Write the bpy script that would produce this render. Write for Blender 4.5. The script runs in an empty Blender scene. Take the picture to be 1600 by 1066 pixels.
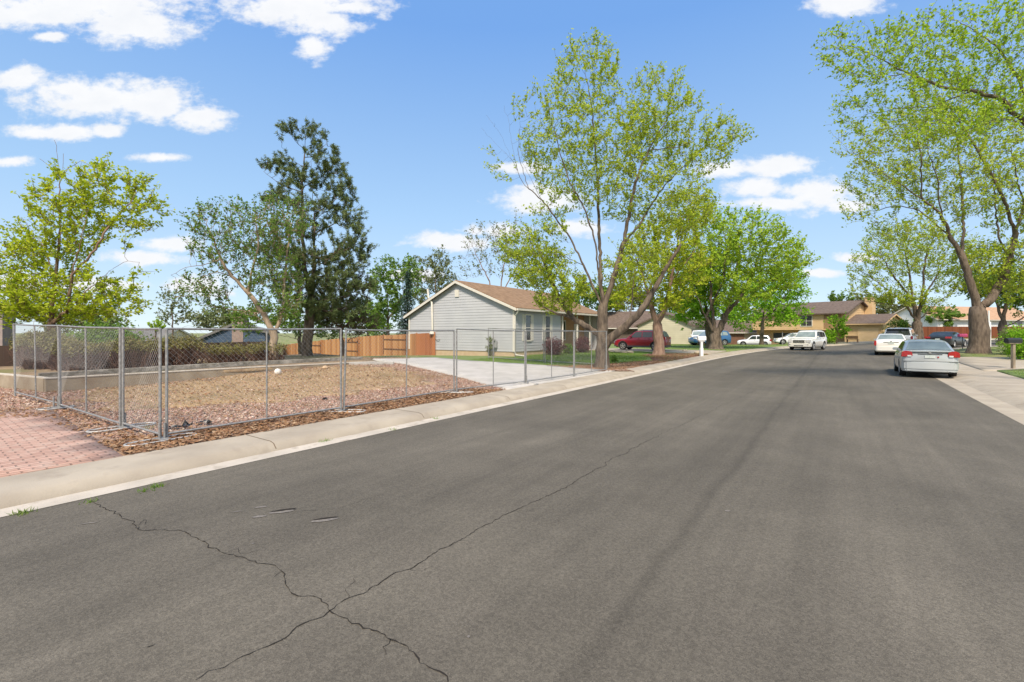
import bpy, bmesh, math, random
import numpy as np
from mathutils import Vector, Matrix
random.seed(7); rng = np.random.default_rng(7)
F, CX, HY, EYE = 740.0, 800.0, 520.0, 1.75      # focal in photo pixels, centre column, horizon row, eye height
sc = bpy.context.scene
# ---------------- camera
cam = bpy.data.cameras.new('camera'); co = bpy.data.objects.new('camera', cam); sc.collection.objects.link(co)
co.location = (0, 0, EYE); co.rotation_euler = (math.radians(90), 0, 0)
cam.sensor_width = 36; cam.lens = F/1600*36; cam.shift_y = -13/1600; cam.clip_start = .05; cam.clip_end = 4000
sc.camera = co
# ---------------- exposure, sun, sky
sc.view_settings.view_transform = 'Standard'; sc.view_settings.look = 'None'
sc.view_settings.gamma = 1; sc.view_settings.use_curve_mapping = False
sc.view_settings.exposure = 1.0
SUN_EL, SUN_AZ = math.radians(52), math.radians(-173)
sl = bpy.data.lights.new('sun', 'SUN'); so = bpy.data.objects.new('sun', sl); sc.collection.objects.link(so)
sl.energy = 3.0; sl.angle = math.radians(10); sl.color = (1, .88, .74)
sd = Vector((math.sin(SUN_AZ)*math.cos(SUN_EL), math.cos(SUN_AZ)*math.cos(SUN_EL), math.sin(SUN_EL)))
so.rotation_euler = sd.to_track_quat('Z', 'Y').to_euler()
W = bpy.data.worlds.new('World'); sc.world = W; W.use_nodes = True
def build_sky():
    nt = W.node_tree; N = nt.nodes; L = nt.links; N.clear()
    out = N.new('ShaderNodeOutputWorld'); bg = N.new('ShaderNodeBackground'); L.new(bg.outputs[0], out.inputs[0])
    bg.inputs['Strength'].default_value = .10
    sky = N.new('ShaderNodeTexSky'); sky.sky_type = 'NISHITA'; sky.sun_disc = False
    sky.sun_elevation = SUN_EL; sky.sun_rotation = SUN_AZ; sky.altitude = 1700; sky.air_density = 1.0; sky.dust_density = .4; sky.ozone_density = 2.0
    tc = N.new('ShaderNodeTexCoord'); sp = N.new('ShaderNodeSeparateXYZ'); L.new(tc.outputs['Generated'], sp.inputs[0])
    def mth(op, a, b=None, c=None):
        n = N.new('ShaderNodeMath'); n.operation = op
        for i, v in enumerate((a, b, c)):
            if v is None: continue
            if isinstance(v, (int, float)): n.inputs[i].default_value = v
            else: L.new(v, n.inputs[i])
        return n.outputs[0]
    ay = mth('MAXIMUM', sp.outputs[1], .02)
    cb = N.new('ShaderNodeCombineXYZ'); L.new(mth('DIVIDE', sp.outputs[0], ay), cb.inputs[0]); L.new(mth('DIVIDE', sp.outputs[2], ay), cb.inputs[1])
    # billowing displacement of the cloud outlines
    def noise(scale, det, rough, src, loc=(0, 0, 0), sc3=(1, 1, 1)):
        mp = N.new('ShaderNodeMapping'); L.new(src, mp.inputs[0]); mp.inputs['Location'].default_value = loc; mp.inputs['Scale'].default_value = sc3
        n = N.new('ShaderNodeTexNoise'); n.inputs['Scale'].default_value = scale; n.inputs['Detail'].default_value = det; n.inputs['Roughness'].default_value = rough
        L.new(mp.outputs[0], n.inputs['Vector']); return n
    nz = noise(13, 6, .58, cb.outputs[0], (3, 1, 0), (1, 1.7, 1))
    nb = noise(5, 4, .55, cb.outputs[0], (7.3, 2, 0), (1, 2.2, 1))
    clouds = [(120,8,190,30),(215,42,75,26),(60,20,120,22),(470,8,115,24),(505,34,58,22),(488,72,22,20),(545,12,45,12),
        (165,152,112,28),(110,140,60,16),(245,160,45,26),(30,122,38,17),(312,184,42,16),(62,208,40,9),(110,206,42,13),(165,205,25,9),(20,252,30,8),(250,246,32,7),(78,57,22,7),
        (262,381,42,12),(220,403,48,11),(312,448,42,16),(712,378,60,13),(775,362,50,11),(850,312,60,20),(820,262,40,8),(905,355,40,11),
        (1218,261,52,15),(1272,303,62,22),(1185,293,45,14),(1215,318,60,10),(1135,264,45,12),(1325,322,35,10),(1320,6,48,18),(1335,404,34,7),(1280,427,30,6),(20,445,60,18),(150,445,60,10),(640,430,50,7)]
    mn = None
    for (x, y, rx, ry) in clouds:
        s = N.new('ShaderNodeVectorMath'); s.operation = 'SUBTRACT'; L.new(cb.outputs[0], s.inputs[0]); s.inputs[1].default_value = ((x-CX)/F, (HY-y)/F, 0)
        m = N.new('ShaderNodeVectorMath'); m.operation = 'MULTIPLY'; L.new(s.outputs[0], m.inputs[0]); m.inputs[1].default_value = (F/rx/1.12, F/ry/1.12, 0)
        ln = N.new('ShaderNodeVectorMath'); ln.operation = 'LENGTH'; L.new(m.outputs[0], ln.inputs[0])
        mn = ln.outputs['Value'] if mn is None else mth('MINIMUM', mn, ln.outputs['Value'])
    d = mth('ADD', mn, mth('MULTIPLY', mth('SUBTRACT', nz.outputs[0], .5), 1.9)); d = mth('ADD', d, mth('MULTIPLY', mth('SUBTRACT', nb.outputs[0], .5), 1.0))
    nf = noise(42, 5, .6, cb.outputs[0], (1, 5, 0), (1, 1.6, 1)); d = mth('ADD', d, mth('MULTIPLY', mth('SUBTRACT', nf.outputs[0], .5), 1.1))
    mr = N.new('ShaderNodeMapRange'); mr.interpolation_type = 'SMOOTHSTEP'; L.new(d, mr.inputs[0])
    mr.inputs[1].default_value = 1.36; mr.inputs[2].default_value = .52; mr.inputs[3].default_value = 0; mr.inputs[4].default_value = .97
    front = mth('GREATER_THAN', sp.outputs[1], .05)
    fac = mth('MULTIPLY', mr.outputs[0], front)
    # scattered cloud elsewhere round the sky
    bk = noise(3.2, 5, .6, tc.outputs['Generated'], (1, 4, 2), (1, 1, 2.5))
    mb = N.new('ShaderNodeMapRange'); L.new(bk.outputs[0], mb.inputs[0]); mb.inputs[1].default_value = .40; mb.inputs[2].default_value = .58
    fac = mth('ADD', fac, mth('MULTIPLY', mth('MULTIPLY', mb.outputs[0], mth('LESS_THAN', sp.outputs[1], .05)), .9))
    # thin pale veil everywhere, thicker low down
    vr = N.new('ShaderNodeValToRGB'); L.new(sp.outputs[2], vr.inputs[0]); e = vr.color_ramp.elements; e[0].position = 0; e[0].color = (.68, .83, .96, 1); e[1].position = .54; e[1].color = (.21, .455, .95, 1)
    e2 = e.new(.236); e2.color = (.45, .70, 1.0, 1)
    vs = N.new('ShaderNodeMixRGB'); vs.blend_type = 'MULTIPLY'; vs.inputs[0].default_value = 1; L.new(vr.outputs[0], vs.inputs[1]); vs.inputs[2].default_value = (VEIL, VEIL, VEIL, 1)
    vm = N.new('ShaderNodeMixRGB'); vm.inputs[0].default_value = .8; L.new(sky.outputs[0], vm.inputs[1]); L.new(vs.outputs[0], vm.inputs[2])
    shade = N.new('ShaderNodeMixRGB'); L.new(nz.outputs[0], shade.inputs[0]); shade.inputs[1].default_value = CLOUD_A; shade.inputs[2].default_value = CLOUD_B
    mx = N.new('ShaderNodeMixRGB'); L.new(fac, mx.inputs[0]); L.new(vm.outputs[0], mx.inputs[1]); L.new(shade.outputs[0], mx.inputs[2])
    L.new(mx.outputs[0], bg.inputs['Color'])
VEIL = 4.9; CLOUD_A = (4.3, 4.45, 4.7, 1); CLOUD_B = (5.4, 5.35, 5.3, 1)
build_sky()

# ---------------- helpers
C = sc.collection
D2 = np.array((.563, .826)); N2 = np.array((-.826, .563))       # along the road, and to its left
def P(u, v): return (u*D2[0]+v*N2[0], u*D2[1]+v*N2[1])
def UV(x, y): return (x*D2[0]+y*D2[1], x*N2[0]+y*N2[1])
def at(px, py, Y): return ((px-CX)/F*Y, Y, EYE-(py-HY)/F*Y)
def sm(x, a, b):
    t = np.clip((np.asarray(x, float)-a)/(b-a), 0, 1); return t*t*(3-2*t)
road_left = [P(-40,6.55),P(-10,6.55),P(10,6.55),P(30,6.5),P(40,6.1),P(50.5,5.2),P(59.7,4.0),P(68,1.2),(46,61),(60.8,65.5),(90,74),(160,86)]
road_right = [P(-40,-2.75),P(-10,-2.85),P(10,-2.95),P(22,-3.17),P(30,-3.35),(26.4,31.8),(29.3,34.5),(33.6,37.6),(40.5,41),(50,45.5),(60,49.5),(90,58),(160,70)]
def smooth_line(pts, step=1.0):
    pts = [np.array(p, float) for p in pts]; out = []
    for i in range(len(pts)-1):
        p0 = pts[max(i-1, 0)]; p1 = pts[i]; p2 = pts[i+1]; p3 = pts[min(i+2, len(pts)-1)]
        n = max(2, int(np.linalg.norm(p2-p1)/step))
        for k in range(n):
            t = k/n; l = np.linalg.norm
            m1 = (p2-p0)*.5*min(1, l(p2-p1)/(l(p2-p0)*.5+1e-6)); m2 = (p3-p1)*.5*min(1, l(p2-p1)/(l(p3-p1)*.5+1e-6))
            out.append((2*t**3-3*t*t+1)*p1+(t**3-2*t*t+t)*m1+(-2*t**3+3*t*t)*p2+(t**3-t*t)*m2)
    out.append(pts[-1]); return np.array(out)
RL = smooth_line(road_left, .8); RR = smooth_line(road_right, .8)
ROADPOLY = np.vstack([RL, RR[::-1]])
def road_dist(x, y):
    """signed distance to the road polygon, negative inside"""
    p = np.stack([np.ravel(x), np.ravel(y)], 1).astype(float); d = np.full(len(p), 1e9); ins = np.zeros(len(p), bool)
    A = ROADPOLY; B = np.roll(A, -1, 0)
    for a, b in zip(A, B):
        ab = b-a; L2 = ab@ab
        if L2 < 1e-9: continue
        t = np.clip(((p-a)@ab)/L2, 0, 1); q = p-a-t[:, None]*ab; d = np.minimum(d, np.hypot(q[:, 0], q[:, 1]))
        c = ((a[1] > p[:, 1]) != (b[1] > p[:, 1]))
        with np.errstate(all='ignore'): xi = (b[0]-a[0])*(p[:, 1]-a[1])/(b[1]-a[1]+1e-12)+a[0]
        ins ^= c & (p[:, 0] < xi)
    return np.where(ins, -d, d).reshape(np.shape(x))
def H0(x, y):
    """road-level height field"""
    x = np.asarray(x, float); y = np.asarray(y, float); u = x*D2[0]+y*D2[1]; v = x*N2[0]+y*N2[1]
    a = sm(u, 20, 50); b = np.clip(.08+.045*(-v), .08, .5)
    return a*b + .006*np.clip(u-60, 0, 60) - .75*sm(u, 62, 84)*sm(v, 4, 11)
def HG(x, y):
    """height of the lots beside the road"""
    x = np.asarray(x, float); y = np.asarray(y, float); u = x*D2[0]+y*D2[1]; v = x*N2[0]+y*N2[1]
    h = H0(x, y)+.12
    h = h + .24*sm(v, 8.5, 17)*sm(u, 4, 13)*(1-sm(u, 19, 26)) + .06*sm(v, 8, 16)*sm(u, 20, 28)*(1-sm(u,36,44))
    h = h - np.minimum(.0017*np.clip(v-18, 0, None)**2, 4.0)*(1-sm(u, 50, 75)) - .35*sm(v,21,26)*(1-sm(u,20,24))
    return h
def gph(px, py, road=False):
    hf = H0 if road else HG; Y = 1.2
    dx = (px-CX)/F; dz = -(py-HY)/F; prev = Y
    while Y < 300:
        if EYE+dz*Y < float(hf(dx*Y, Y)): break
        prev = Y; Y *= 1.01
    lo, hi = prev, Y
    for _ in range(30):
        m = (lo+hi)/2
        if EYE+dz*m < float(hf(dx*m, m)): hi = m
        else: lo = m
    return (dx*lo, lo)
def npmesh(name, verts, faces_list, mats=None, smooth=False, midx=None):
    me = bpy.data.meshes.new(name); verts = np.asarray(verts, np.float32).reshape(-1, 3)
    me.vertices.add(len(verts)); me.vertices.foreach_set('co', verts.ravel())
    fl = [np.asarray(f, np.int32) for f in faces_list if len(f)]
    nl = sum(f.size for f in fl); npoly = sum(len(f) for f in fl)
    me.loops.add(nl); me.polygons.add(npoly)
    me.loops.foreach_set('vertex_index', np.concatenate([f.ravel() for f in fl]))
    st = []; s = 0
    for f in fl:
        st.append(s+np.arange(len(f))*f.shape[1]); s += f.size
    me.polygons.foreach_set('loop_start', np.concatenate(st).astype(np.int32))
    if smooth: me.polygons.foreach_set('use_smooth', np.ones(npoly, bool))
    if midx is not None: me.polygons.foreach_set('material_index', np.asarray(midx, np.int32))
    me.update(calc_edges=True)
    for m in (mats or []): me.materials.append(m)
    return me
def link(name, me, parent=None, wloc=None):
    o = bpy.data.objects.new(name, me); C.objects.link(o)
    if parent is not None: o.parent = parent
    if wloc is not None: o.location = wloc
    return o
def tag(o, label=None, cat=None, group=None, kind=None):
    if label: o['label'] = label
    if cat: o['category'] = cat
    if group: o['group'] = group
    if kind: o['kind'] = kind
    return o
def root(name, loc, label, cat, group=None, rz=0):
    o = bpy.data.objects.new(name, None); C.objects.link(o); o.location = loc; o.rotation_euler = (0, 0, rz); o.empty_display_size = .2
    return tag(o, label, cat, group)
class MB:
    """mesh collector"""
    def __init__(s): s.v = []; s.f = []
    def add(s, vs, fs):
        b = len(s.v); s.v += [tuple(map(float, p)) for p in vs]; s.f += [tuple(i+b for i in f) for f in fs]; return s
    def box(s, x0, x1, y0, y1, z0, z1):
        return s.add([(x0,y0,z0),(x1,y0,z0),(x1,y1,z0),(x0,y1,z0),(x0,y0,z1),(x1,y0,z1),(x1,y1,z1),(x0,y1,z1)],
                     [(0,3,2,1),(4,5,6,7),(0,1,5,4),(1,2,6,5),(2,3,7,6),(3,0,4,7)])
    def obox(s, o, a, b, c):
        o, a, b, c = map(lambda q: np.array(q, float), (o, a, b, c))
        if np.dot(np.cross(a, b), c) < 0: a, b = b, a
        return s.add([o,o+a,o+a+b,o+b,o+c,o+a+c,o+a+b+c,o+b+c], [(0,3,2,1),(4,5,6,7),(0,1,5,4),(1,2,6,5),(2,3,7,6),(3,0,4,7)])
    def tube(s, pts, r, k=6, closed=False, caps=True):
        pts = [np.array(p, float) for p in pts]; n = len(pts); rs = r if hasattr(r, '__len__') else [r]*n
        rings = []; ref = None
        for i in range(n):
            if closed: t = pts[(i+1) % n]-pts[i-1]
            else: t = pts[min(i+1, n-1)]-pts[max(i-1, 0)]
            t = t/(np.linalg.norm(t)+1e-9)
            if ref is None: ref = np.array((0, 0, 1.)) if abs(t[2]) < .9 else np.array((1., 0, 0))
            a = np.cross(t, ref); a /= np.linalg.norm(a)+1e-9; b = np.cross(t, a); ref = -b if abs(np.dot(b, t)) < .5 else ref
            rings.append([pts[i]+rs[i]*(math.cos(2*math.pi*j/k)*a+math.sin(2*math.pi*j/k)*b) for j in range(k)])
        vs = [p for R_ in rings for p in R_]; fs = []
        m = n if closed else n-1
        for i in range(m):
            i2 = (i+1) % n
            for j in range(k): fs.append((i*k+j, i2*k+j, i2*k+(j+1) % k, i*k+(j+1) % k))
        if caps and not closed: fs.append(tuple(range(k))); fs.append(tuple((n-1)*k+j for j in range(k-1, -1, -1)))
        return s.add(vs, fs)
    def prism(s, poly, off):
        """polygon (3d points) extruded by vector off"""
        n = len(poly); off = np.array(off, float); q = [np.array(p, float) for p in poly]
        return s.add(q+[p+off for p in q], [tuple(range(n))[::-1], tuple(range(n, 2*n))]+[(i, (i+1) % n, n+(i+1) % n, n+i) for i in range(n)])
    def lathe(s, c, axis, prof, k=24):
        """prof: (radius, distance along axis)"""
        axis = np.array(axis, float); axis /= np.linalg.norm(axis); ref = np.array((0, 0, 1.)) if abs(axis[2]) < .9 else np.array((1., 0, 0))
        a = np.cross(axis, ref); a /= np.linalg.norm(a); b = np.cross(axis, a); c = np.array(c, float); vs = []; fs = []
        for (r, h) in prof:
            for j in range(k): vs.append(c+axis*h+r*(math.cos(2*math.pi*j/k)*a+math.sin(2*math.pi*j/k)*b))
        for i in range(len(prof)-1):
            for j in range(k): fs.append((i*k+j, i*k+(j+1) % k, (i+1)*k+(j+1) % k, (i+1)*k+j))
        return s.add(vs, fs)
    def build(s, name, mat, parent=None, origin=None, smooth=False, bevel=0, fixn=True, angle=None):
        """origin: world position of the parent (mesh given in world coordinates); None = local coordinates"""
        me = bpy.data.meshes.new(name); v = s.v
        if origin is not None: v = [(p[0]-origin[0], p[1]-origin[1], p[2]-origin[2]) for p in v]
        me.from_pydata(v, [], s.f); me.validate()
        if fixn or bevel:
            bm = bmesh.new(); bm.from_mesh(me)
            if fixn: bmesh.ops.recalc_face_normals(bm, faces=bm.faces)
            if bevel: bmesh.ops.bevel(bm, geom=[e for e in bm.edges if len(e.link_faces) == 2 and e.calc_face_angle(0) > .5], offset=bevel, segments=2, affect='EDGES', clamp_overlap=True)
            bm.to_mesh(me); bm.free()
        if mat: me.materials.append(mat)
        if smooth:
            me.polygons.foreach_set('use_smooth', [True]*len(me.polygons))
            try: me.set_sharp_from_angle(angle=math.radians(angle or 40))
            except Exception: pass
        return link(name, me, parent)
def drape(name, poly, hf, dz, mat, step=1.0, parent=None, maxy=None):
    """a sheet over the ground: polygon (x, y) cut on a grid and laid on the height field"""
    bm = bmesh.new(); bm.faces.new([bm.verts.new((p[0], p[1], 0)) for p in poly])
    xs = [p[0] for p in poly]; ys = [p[1] for p in poly]
    for k in range(int(min(xs)/step)-1, int(max(xs)/step)+2):
        bmesh.ops.bisect_plane(bm, geom=bm.verts[:]+bm.edges[:]+bm.faces[:], plane_co=(k*step+.013, 0, 0), plane_no=(1, 0, 0))
    for k in range(int(min(ys)/step)-1, int(max(ys)/step)+2):
        bmesh.ops.bisect_plane(bm, geom=bm.verts[:]+bm.edges[:]+bm.faces[:], plane_co=(0, k*step+.017, 0), plane_no=(0, 1, 0))
    bmesh.ops.triangulate(bm, faces=bm.faces)
    co_ = np.array([v.co[:] for v in bm.verts]); z = hf(co_[:, 0], co_[:, 1])+dz
    for v, zz in zip(bm.verts, z): v.co.z = zz
    bm.normal_update()
    for f in bm.faces:
        if f.normal.z < 0: f.normal_flip()
    ed = [e for e in bm.edges if e.is_boundary]; ex = bmesh.ops.extrude_edge_only(bm, edges=ed)
    for g_ in ex['geom']:
        if isinstance(g_, bmesh.types.BMVert): g_.co.z -= .10
    me = bpy.data.meshes.new(name); bm.to_mesh(me); bm.free(); me.materials.append(mat)
    me.polygons.foreach_set('use_smooth', [True]*len(me.polygons))
    o = link(name, me, parent); return o
def strip_sheet(name, line, prof, mat, hf=H0):
    """profile (offset to the side, height) swept along a line; positive offsets are to the left of the line"""
    line = np.array(line); t = np.gradient(line, axis=0); t /= np.linalg.norm(t, axis=1)[:, None]; n = np.stack([-t[:, 1], t[:, 0]], 1)
    base = hf(line[:, 0], line[:, 1]); k = len(prof); V = []
    for (o_, h) in prof:
        q = line+n*o_; V.append(np.stack([q[:, 0], q[:, 1], base+h], 1))
    V = np.stack(V, 1).reshape(-1, 3); m = len(line); i, j = np.meshgrid(np.arange(m-1), np.arange(k-1), indexing='ij')
    f = np.stack([i*k+j, (i+1)*k+j, (i+1)*k+j+1, i*k+j+1], -1).reshape(-1, 4)
    if prof[1][0] > prof[0][0]: pass
    else: f = f[:, ::-1]
    me = npmesh(name, V, [f], [mat], smooth=True)
    bm = bmesh.new(); bm.from_mesh(me); bm.normal_update()
    for fc in bm.faces:
        if fc.normal.z < 0: fc.normal_flip()
    bm.to_mesh(me); bm.free()
    try: me.set_sharp_from_angle(angle=math.radians(50))
    except Exception: pass
    return link(name, me)
# ---------------- materials
def mat(name, c1, c2=None, scale=4, rough=.8, metal=0, bump=0, bscale=40, detail=5, c3=None, s3=.6, f3=(.5, .62), spec=.5, stretch=(1, 1, 1), trans=0, coat=0, bdist=.01, split=(.35, .65)):
    m = bpy.data.materials.new(name); m.use_nodes = True; nt = m.node_tree; N = nt.nodes; L = nt.links; b = N['Principled BSDF']
    b.inputs['Roughness'].default_value = rough; b.inputs['Metallic'].default_value = metal; b.inputs['Specular IOR Level'].default_value = spec
    if coat: b.inputs['Coat Weight'].default_value = coat; b.inputs['Coat Roughness'].default_value = .05
    tc = N.new('ShaderNodeTexCoord'); mp = N.new('ShaderNodeMapping'); L.new(tc.outputs['Object'], mp.inputs[0]); mp.inputs['Scale'].default_value = stretch
    def nz(s, d=detail):
        n = N.new('ShaderNodeTexNoise'); n.inputs['Scale'].default_value = s; n.inputs['Detail'].default_value = d; L.new(mp.outputs[0], n.inputs['Vector']); return n.outputs[0]
    col = None
    if c2 is not None:
        r = N.new('ShaderNodeValToRGB'); L.new(nz(scale), r.inputs[0]); r.color_ramp.elements[0].position = split[0]; r.color_ramp.elements[1].position = split[1]
        r.color_ramp.elements[0].color = (*c1, 1); r.color_ramp.elements[1].color = (*c2, 1); col = r.outputs[0]
    if c3 is not None:
        r3 = N.new('ShaderNodeMapRange'); L.new(nz(s3, 4), r3.inputs[0]); r3.inputs[1].default_value = f3[0]; r3.inputs[2].default_value = f3[1]
        mx = N.new('ShaderNodeMixRGB'); L.new(r3.outputs[0], mx.inputs[0])
        if col: L.new(col, mx.inputs[1])
        else: mx.inputs[1].default_value = (*c1, 1)
        mx.inputs[2].default_value = (*c3, 1); col = mx.outputs[0]
    if col: L.new(col, b.inputs['Base Color'])
    else: b.inputs['Base Color'].default_value = (*c1, 1)
    if bump:
        bp = N.new('ShaderNodeBump'); bp.inputs['Strength'].default_value = bump; bp.inputs['Distance'].default_value = bdist; L.new(nz(bscale, 6), bp.inputs['Height']); L.new(bp.outputs[0], b.inputs['Normal'])
    return m
def leaf_mat(name, cols, trans=.35, rough=.7):
    """each leaf takes one of several real leaf colours; light passes through"""
    m = bpy.data.materials.new(name); m.use_nodes = True; nt = m.node_tree; N = nt.nodes; L = nt.links; b = N['Principled BSDF']; out = N['Material Output']
    g = N.new('ShaderNodeNewGeometry'); r = N.new('ShaderNodeValToRGB'); L.new(g.outputs['Random Per Island'], r.inputs[0]); e = r.color_ramp.elements
    while len(e) < len(cols): e.new(.5)
    for i, c in enumerate(cols): e[i].position = i/(len(cols)-1); e[i].color = (*[min(.8, q*(1.35 if 'leaves' in name else 1)) for q in c], 1)
    L.new(r.outputs[0], b.inputs['Base Color']); b.inputs['Roughness'].default_value = rough; b.inputs['Specular IOR Level'].default_value = .12
    if trans:
        t = N.new('ShaderNodeBsdfTranslucent'); br = N.new('ShaderNodeMixRGB'); br.blend_type = 'MULTIPLY'; br.inputs[0].default_value = 1; br.inputs[2].default_value = (1.25, 1.25, .7, 1)
        L.new(r.outputs[0], br.inputs[1]); L.new(br.outputs[0], t.inputs[0]); mx = N.new('ShaderNodeMixShader'); mx.inputs[0].default_value = trans
        L.new(b.outputs[0], mx.inputs[1]); L.new(t.outputs[0], mx.inputs[2]); L.new(mx.outputs[0], out.inputs[0])
    return m
# ---------------- ground materials
def asphalt_mat():
    m = bpy.data.materials.new('asphalt'); m.use_nodes = True; nt = m.node_tree; N = nt.nodes; L = nt.links; b = N['Principled BSDF']
    tc = N.new('ShaderNodeTexCoord'); mp = N.new('ShaderNodeMapping'); L.new(tc.outputs['Object'], mp.inputs[0]); mp.inputs['Rotation'].default_value = (0, 0, -math.atan2(.826, .563))
    mp.vector_type = 'TEXTURE' if False else 'POINT'
    def nz(s, d, src=None, sc3=None):
        n = N.new('ShaderNodeTexNoise'); n.inputs['Scale'].default_value = s; n.inputs['Detail'].default_value = d
        if sc3:
            q = N.new('ShaderNodeMapping'); L.new(mp.outputs[0], q.inputs[0]); q.inputs['Scale'].default_value = sc3; L.new(q.outputs[0], n.inputs['Vector'])
        else: L.new(mp.outputs[0], n.inputs['Vector'])
        return n.outputs[0]
    def mr(src, a, b_, c, d):
        r = N.new('ShaderNodeMapRange'); L.new(src, r.inputs[0])
        for i, v in enumerate((a, b_, c, d)): r.inputs[i+1].default_value = v
        return r.outputs[0]
    def mul(a, b_):
        n = N.new('ShaderNodeMath'); n.operation = 'MULTIPLY'; L.new(a, n.inputs[0]); L.new(b_, n.inputs[1]); return n.outputs[0]
    fine = mul(mr(nz(160, 3), .3, .7, .72, 1.28), mr(nz(28, 3), .3, .7, .93, 1.07))
    big = mr(nz(.35, 4), .3, .7, .86, 1.14)
    lane = mul(mr(nz(1, 5, sc3=(.12, 1.1, 1)), .35, .65, .88, 1.1), mr(nz(1, 4, sc3=(.25, 7, 1)), .3, .7, .93, 1.07))       # wheel paths running with the road
    patch = mr(nz(1.6, 6), .35, .7, .93, 1.08)
    v = mul(mul(fine, big), mul(lane, patch))
    sx = N.new('ShaderNodeSeparateXYZ'); L.new(mp.outputs[0], sx.inputs[0])        # paving seam running down the road
    jn = N.new('ShaderNodeMath'); jn.operation = 'MULTIPLY_ADD'; L.new(nz(1.3, 6), jn.inputs[0]); jn.inputs[1].default_value = .22; jn.inputs[2].default_value = -1.20
    ja = N.new('ShaderNodeMath'); ja.operation = 'ADD'; L.new(sx.outputs[1], ja.inputs[0]); L.new(jn.outputs[0], ja.inputs[1])
    jb = N.new('ShaderNodeMath'); jb.operation = 'ABSOLUTE'; L.new(ja.outputs[0], jb.inputs[0])
    v = mul(v, mul(mr(jb.outputs[0], .01, .09, .83, 1), mr(jb.outputs[0], 0, .6, .92, 1)))
    vo = N.new('ShaderNodeTexVoronoi'); vo.inputs['Scale'].default_value = 75; L.new(mp.outputs[0], vo.inputs['Vector'])
    spk = mr(vo.outputs['Distance'], .05, .16, 1, 0)
    sepc = N.new('ShaderNodeSeparateColor'); L.new(vo.outputs['Color'], sepc.inputs[0]); sel = mr(sepc.outputs[0], .86, .9, 0, 1); v = mul(v, mr(sepc.outputs[1], 0, 1, .80, 1.20))
    spk = mul(spk, sel)
    mx = N.new('ShaderNodeMixRGB'); mx.blend_type = 'MULTIPLY'; mx.inputs[0].default_value = 1; mx.inputs[1].default_value = (.110, .098, .077, 1); L.new(v, mx.inputs[2])
    m2 = N.new('ShaderNodeMixRGB'); L.new(spk, m2.inputs[0]); L.new(mx.outputs[0], m2.inputs[1]); m2.inputs[2].default_value = (.23, .21, .18, 1)
    L.new(m2.outputs[0], b.inputs['Base Color']); b.inputs['Roughness'].default_value = .85; b.inputs['Specular IOR Level'].default_value = .3
    bp = N.new('ShaderNodeBump'); bp.inputs['Strength'].default_value = .7; bp.inputs['Distance'].default_value = .006; L.new(nz(110, 4), bp.inputs['Height']); L.new(bp.outputs[0], b.inputs['Normal'])
    return m
M_asphalt = asphalt_mat()
M_conc = mat('sidewalk_concrete', (.31, .265, .205), (.39, .34, .265), 1.3, .85, bump=.3, bscale=60, c3=(.29, .245, .19), s3=3.5, f3=(.56, .75))
M_gut = mat('gutter_concrete', (.40, .36, .30), (.50, .45, .38), 2, .85, bump=.3, bscale=70, c3=(.27, .23, .18), s3=4, f3=(.55, .75))
M_drive = mat('driveway_concrete', (.41, .385, .35), (.48, .455, .42), 1.1, .8, bump=.2, bscale=60, c3=(.37, .35, .315), s3=2.5, f3=(.5, .7))
M_soil = mat('dry_soil', (.20, .135, .08), (.32, .235, .14), 3, .95, bump=.8, bscale=18, bdist=.03, c3=(.14, .13, .05), s3=.25, f3=(.5, .6))
M_lot = mat('lot_gravel', (.20, .125, .09), (.42, .30, .23), 22, .95, bump=1, bscale=30, bdist=.03, c3=(.24, .15, .09), s3=1.2, f3=(.5, .65))
M_mulch = mat('leaf_mulch', (.17, .10, .065), (.34, .22, .14), 25, .95, bump=1, bscale=40, bdist=.03)
M_mulchred = mat('bark_mulch', (.11, .05, .03), (.24, .11, .065), 20, .95, bump=1, bscale=40, bdist=.03, c3=(.11,.13,.04), s3=1.1, f3=(.5,.6))
M_dry = mat('dry_grass', (.31, .21, .115), (.45, .32, .18), 14, .95, bump=1, bscale=50, bdist=.03, c3=(.26, .19, .10), s3=.8, f3=(.5, .65))
M_lawn = mat('lawn_soil', (.12, .18, .045), (.19, .26, .07), 8, .95, bump=1, bscale=60, bdist=.03, c3=(.19, .18, .07), s3=.7, f3=(.55, .7))
M_lawn2 = mat('lawn_patchy_soil', (.11, .16, .035), (.19, .22, .06), 6, .95, bump=1, bscale=60, bdist=.03, c3=(.27, .23, .12), s3=.9, f3=(.48, .62))
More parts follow.
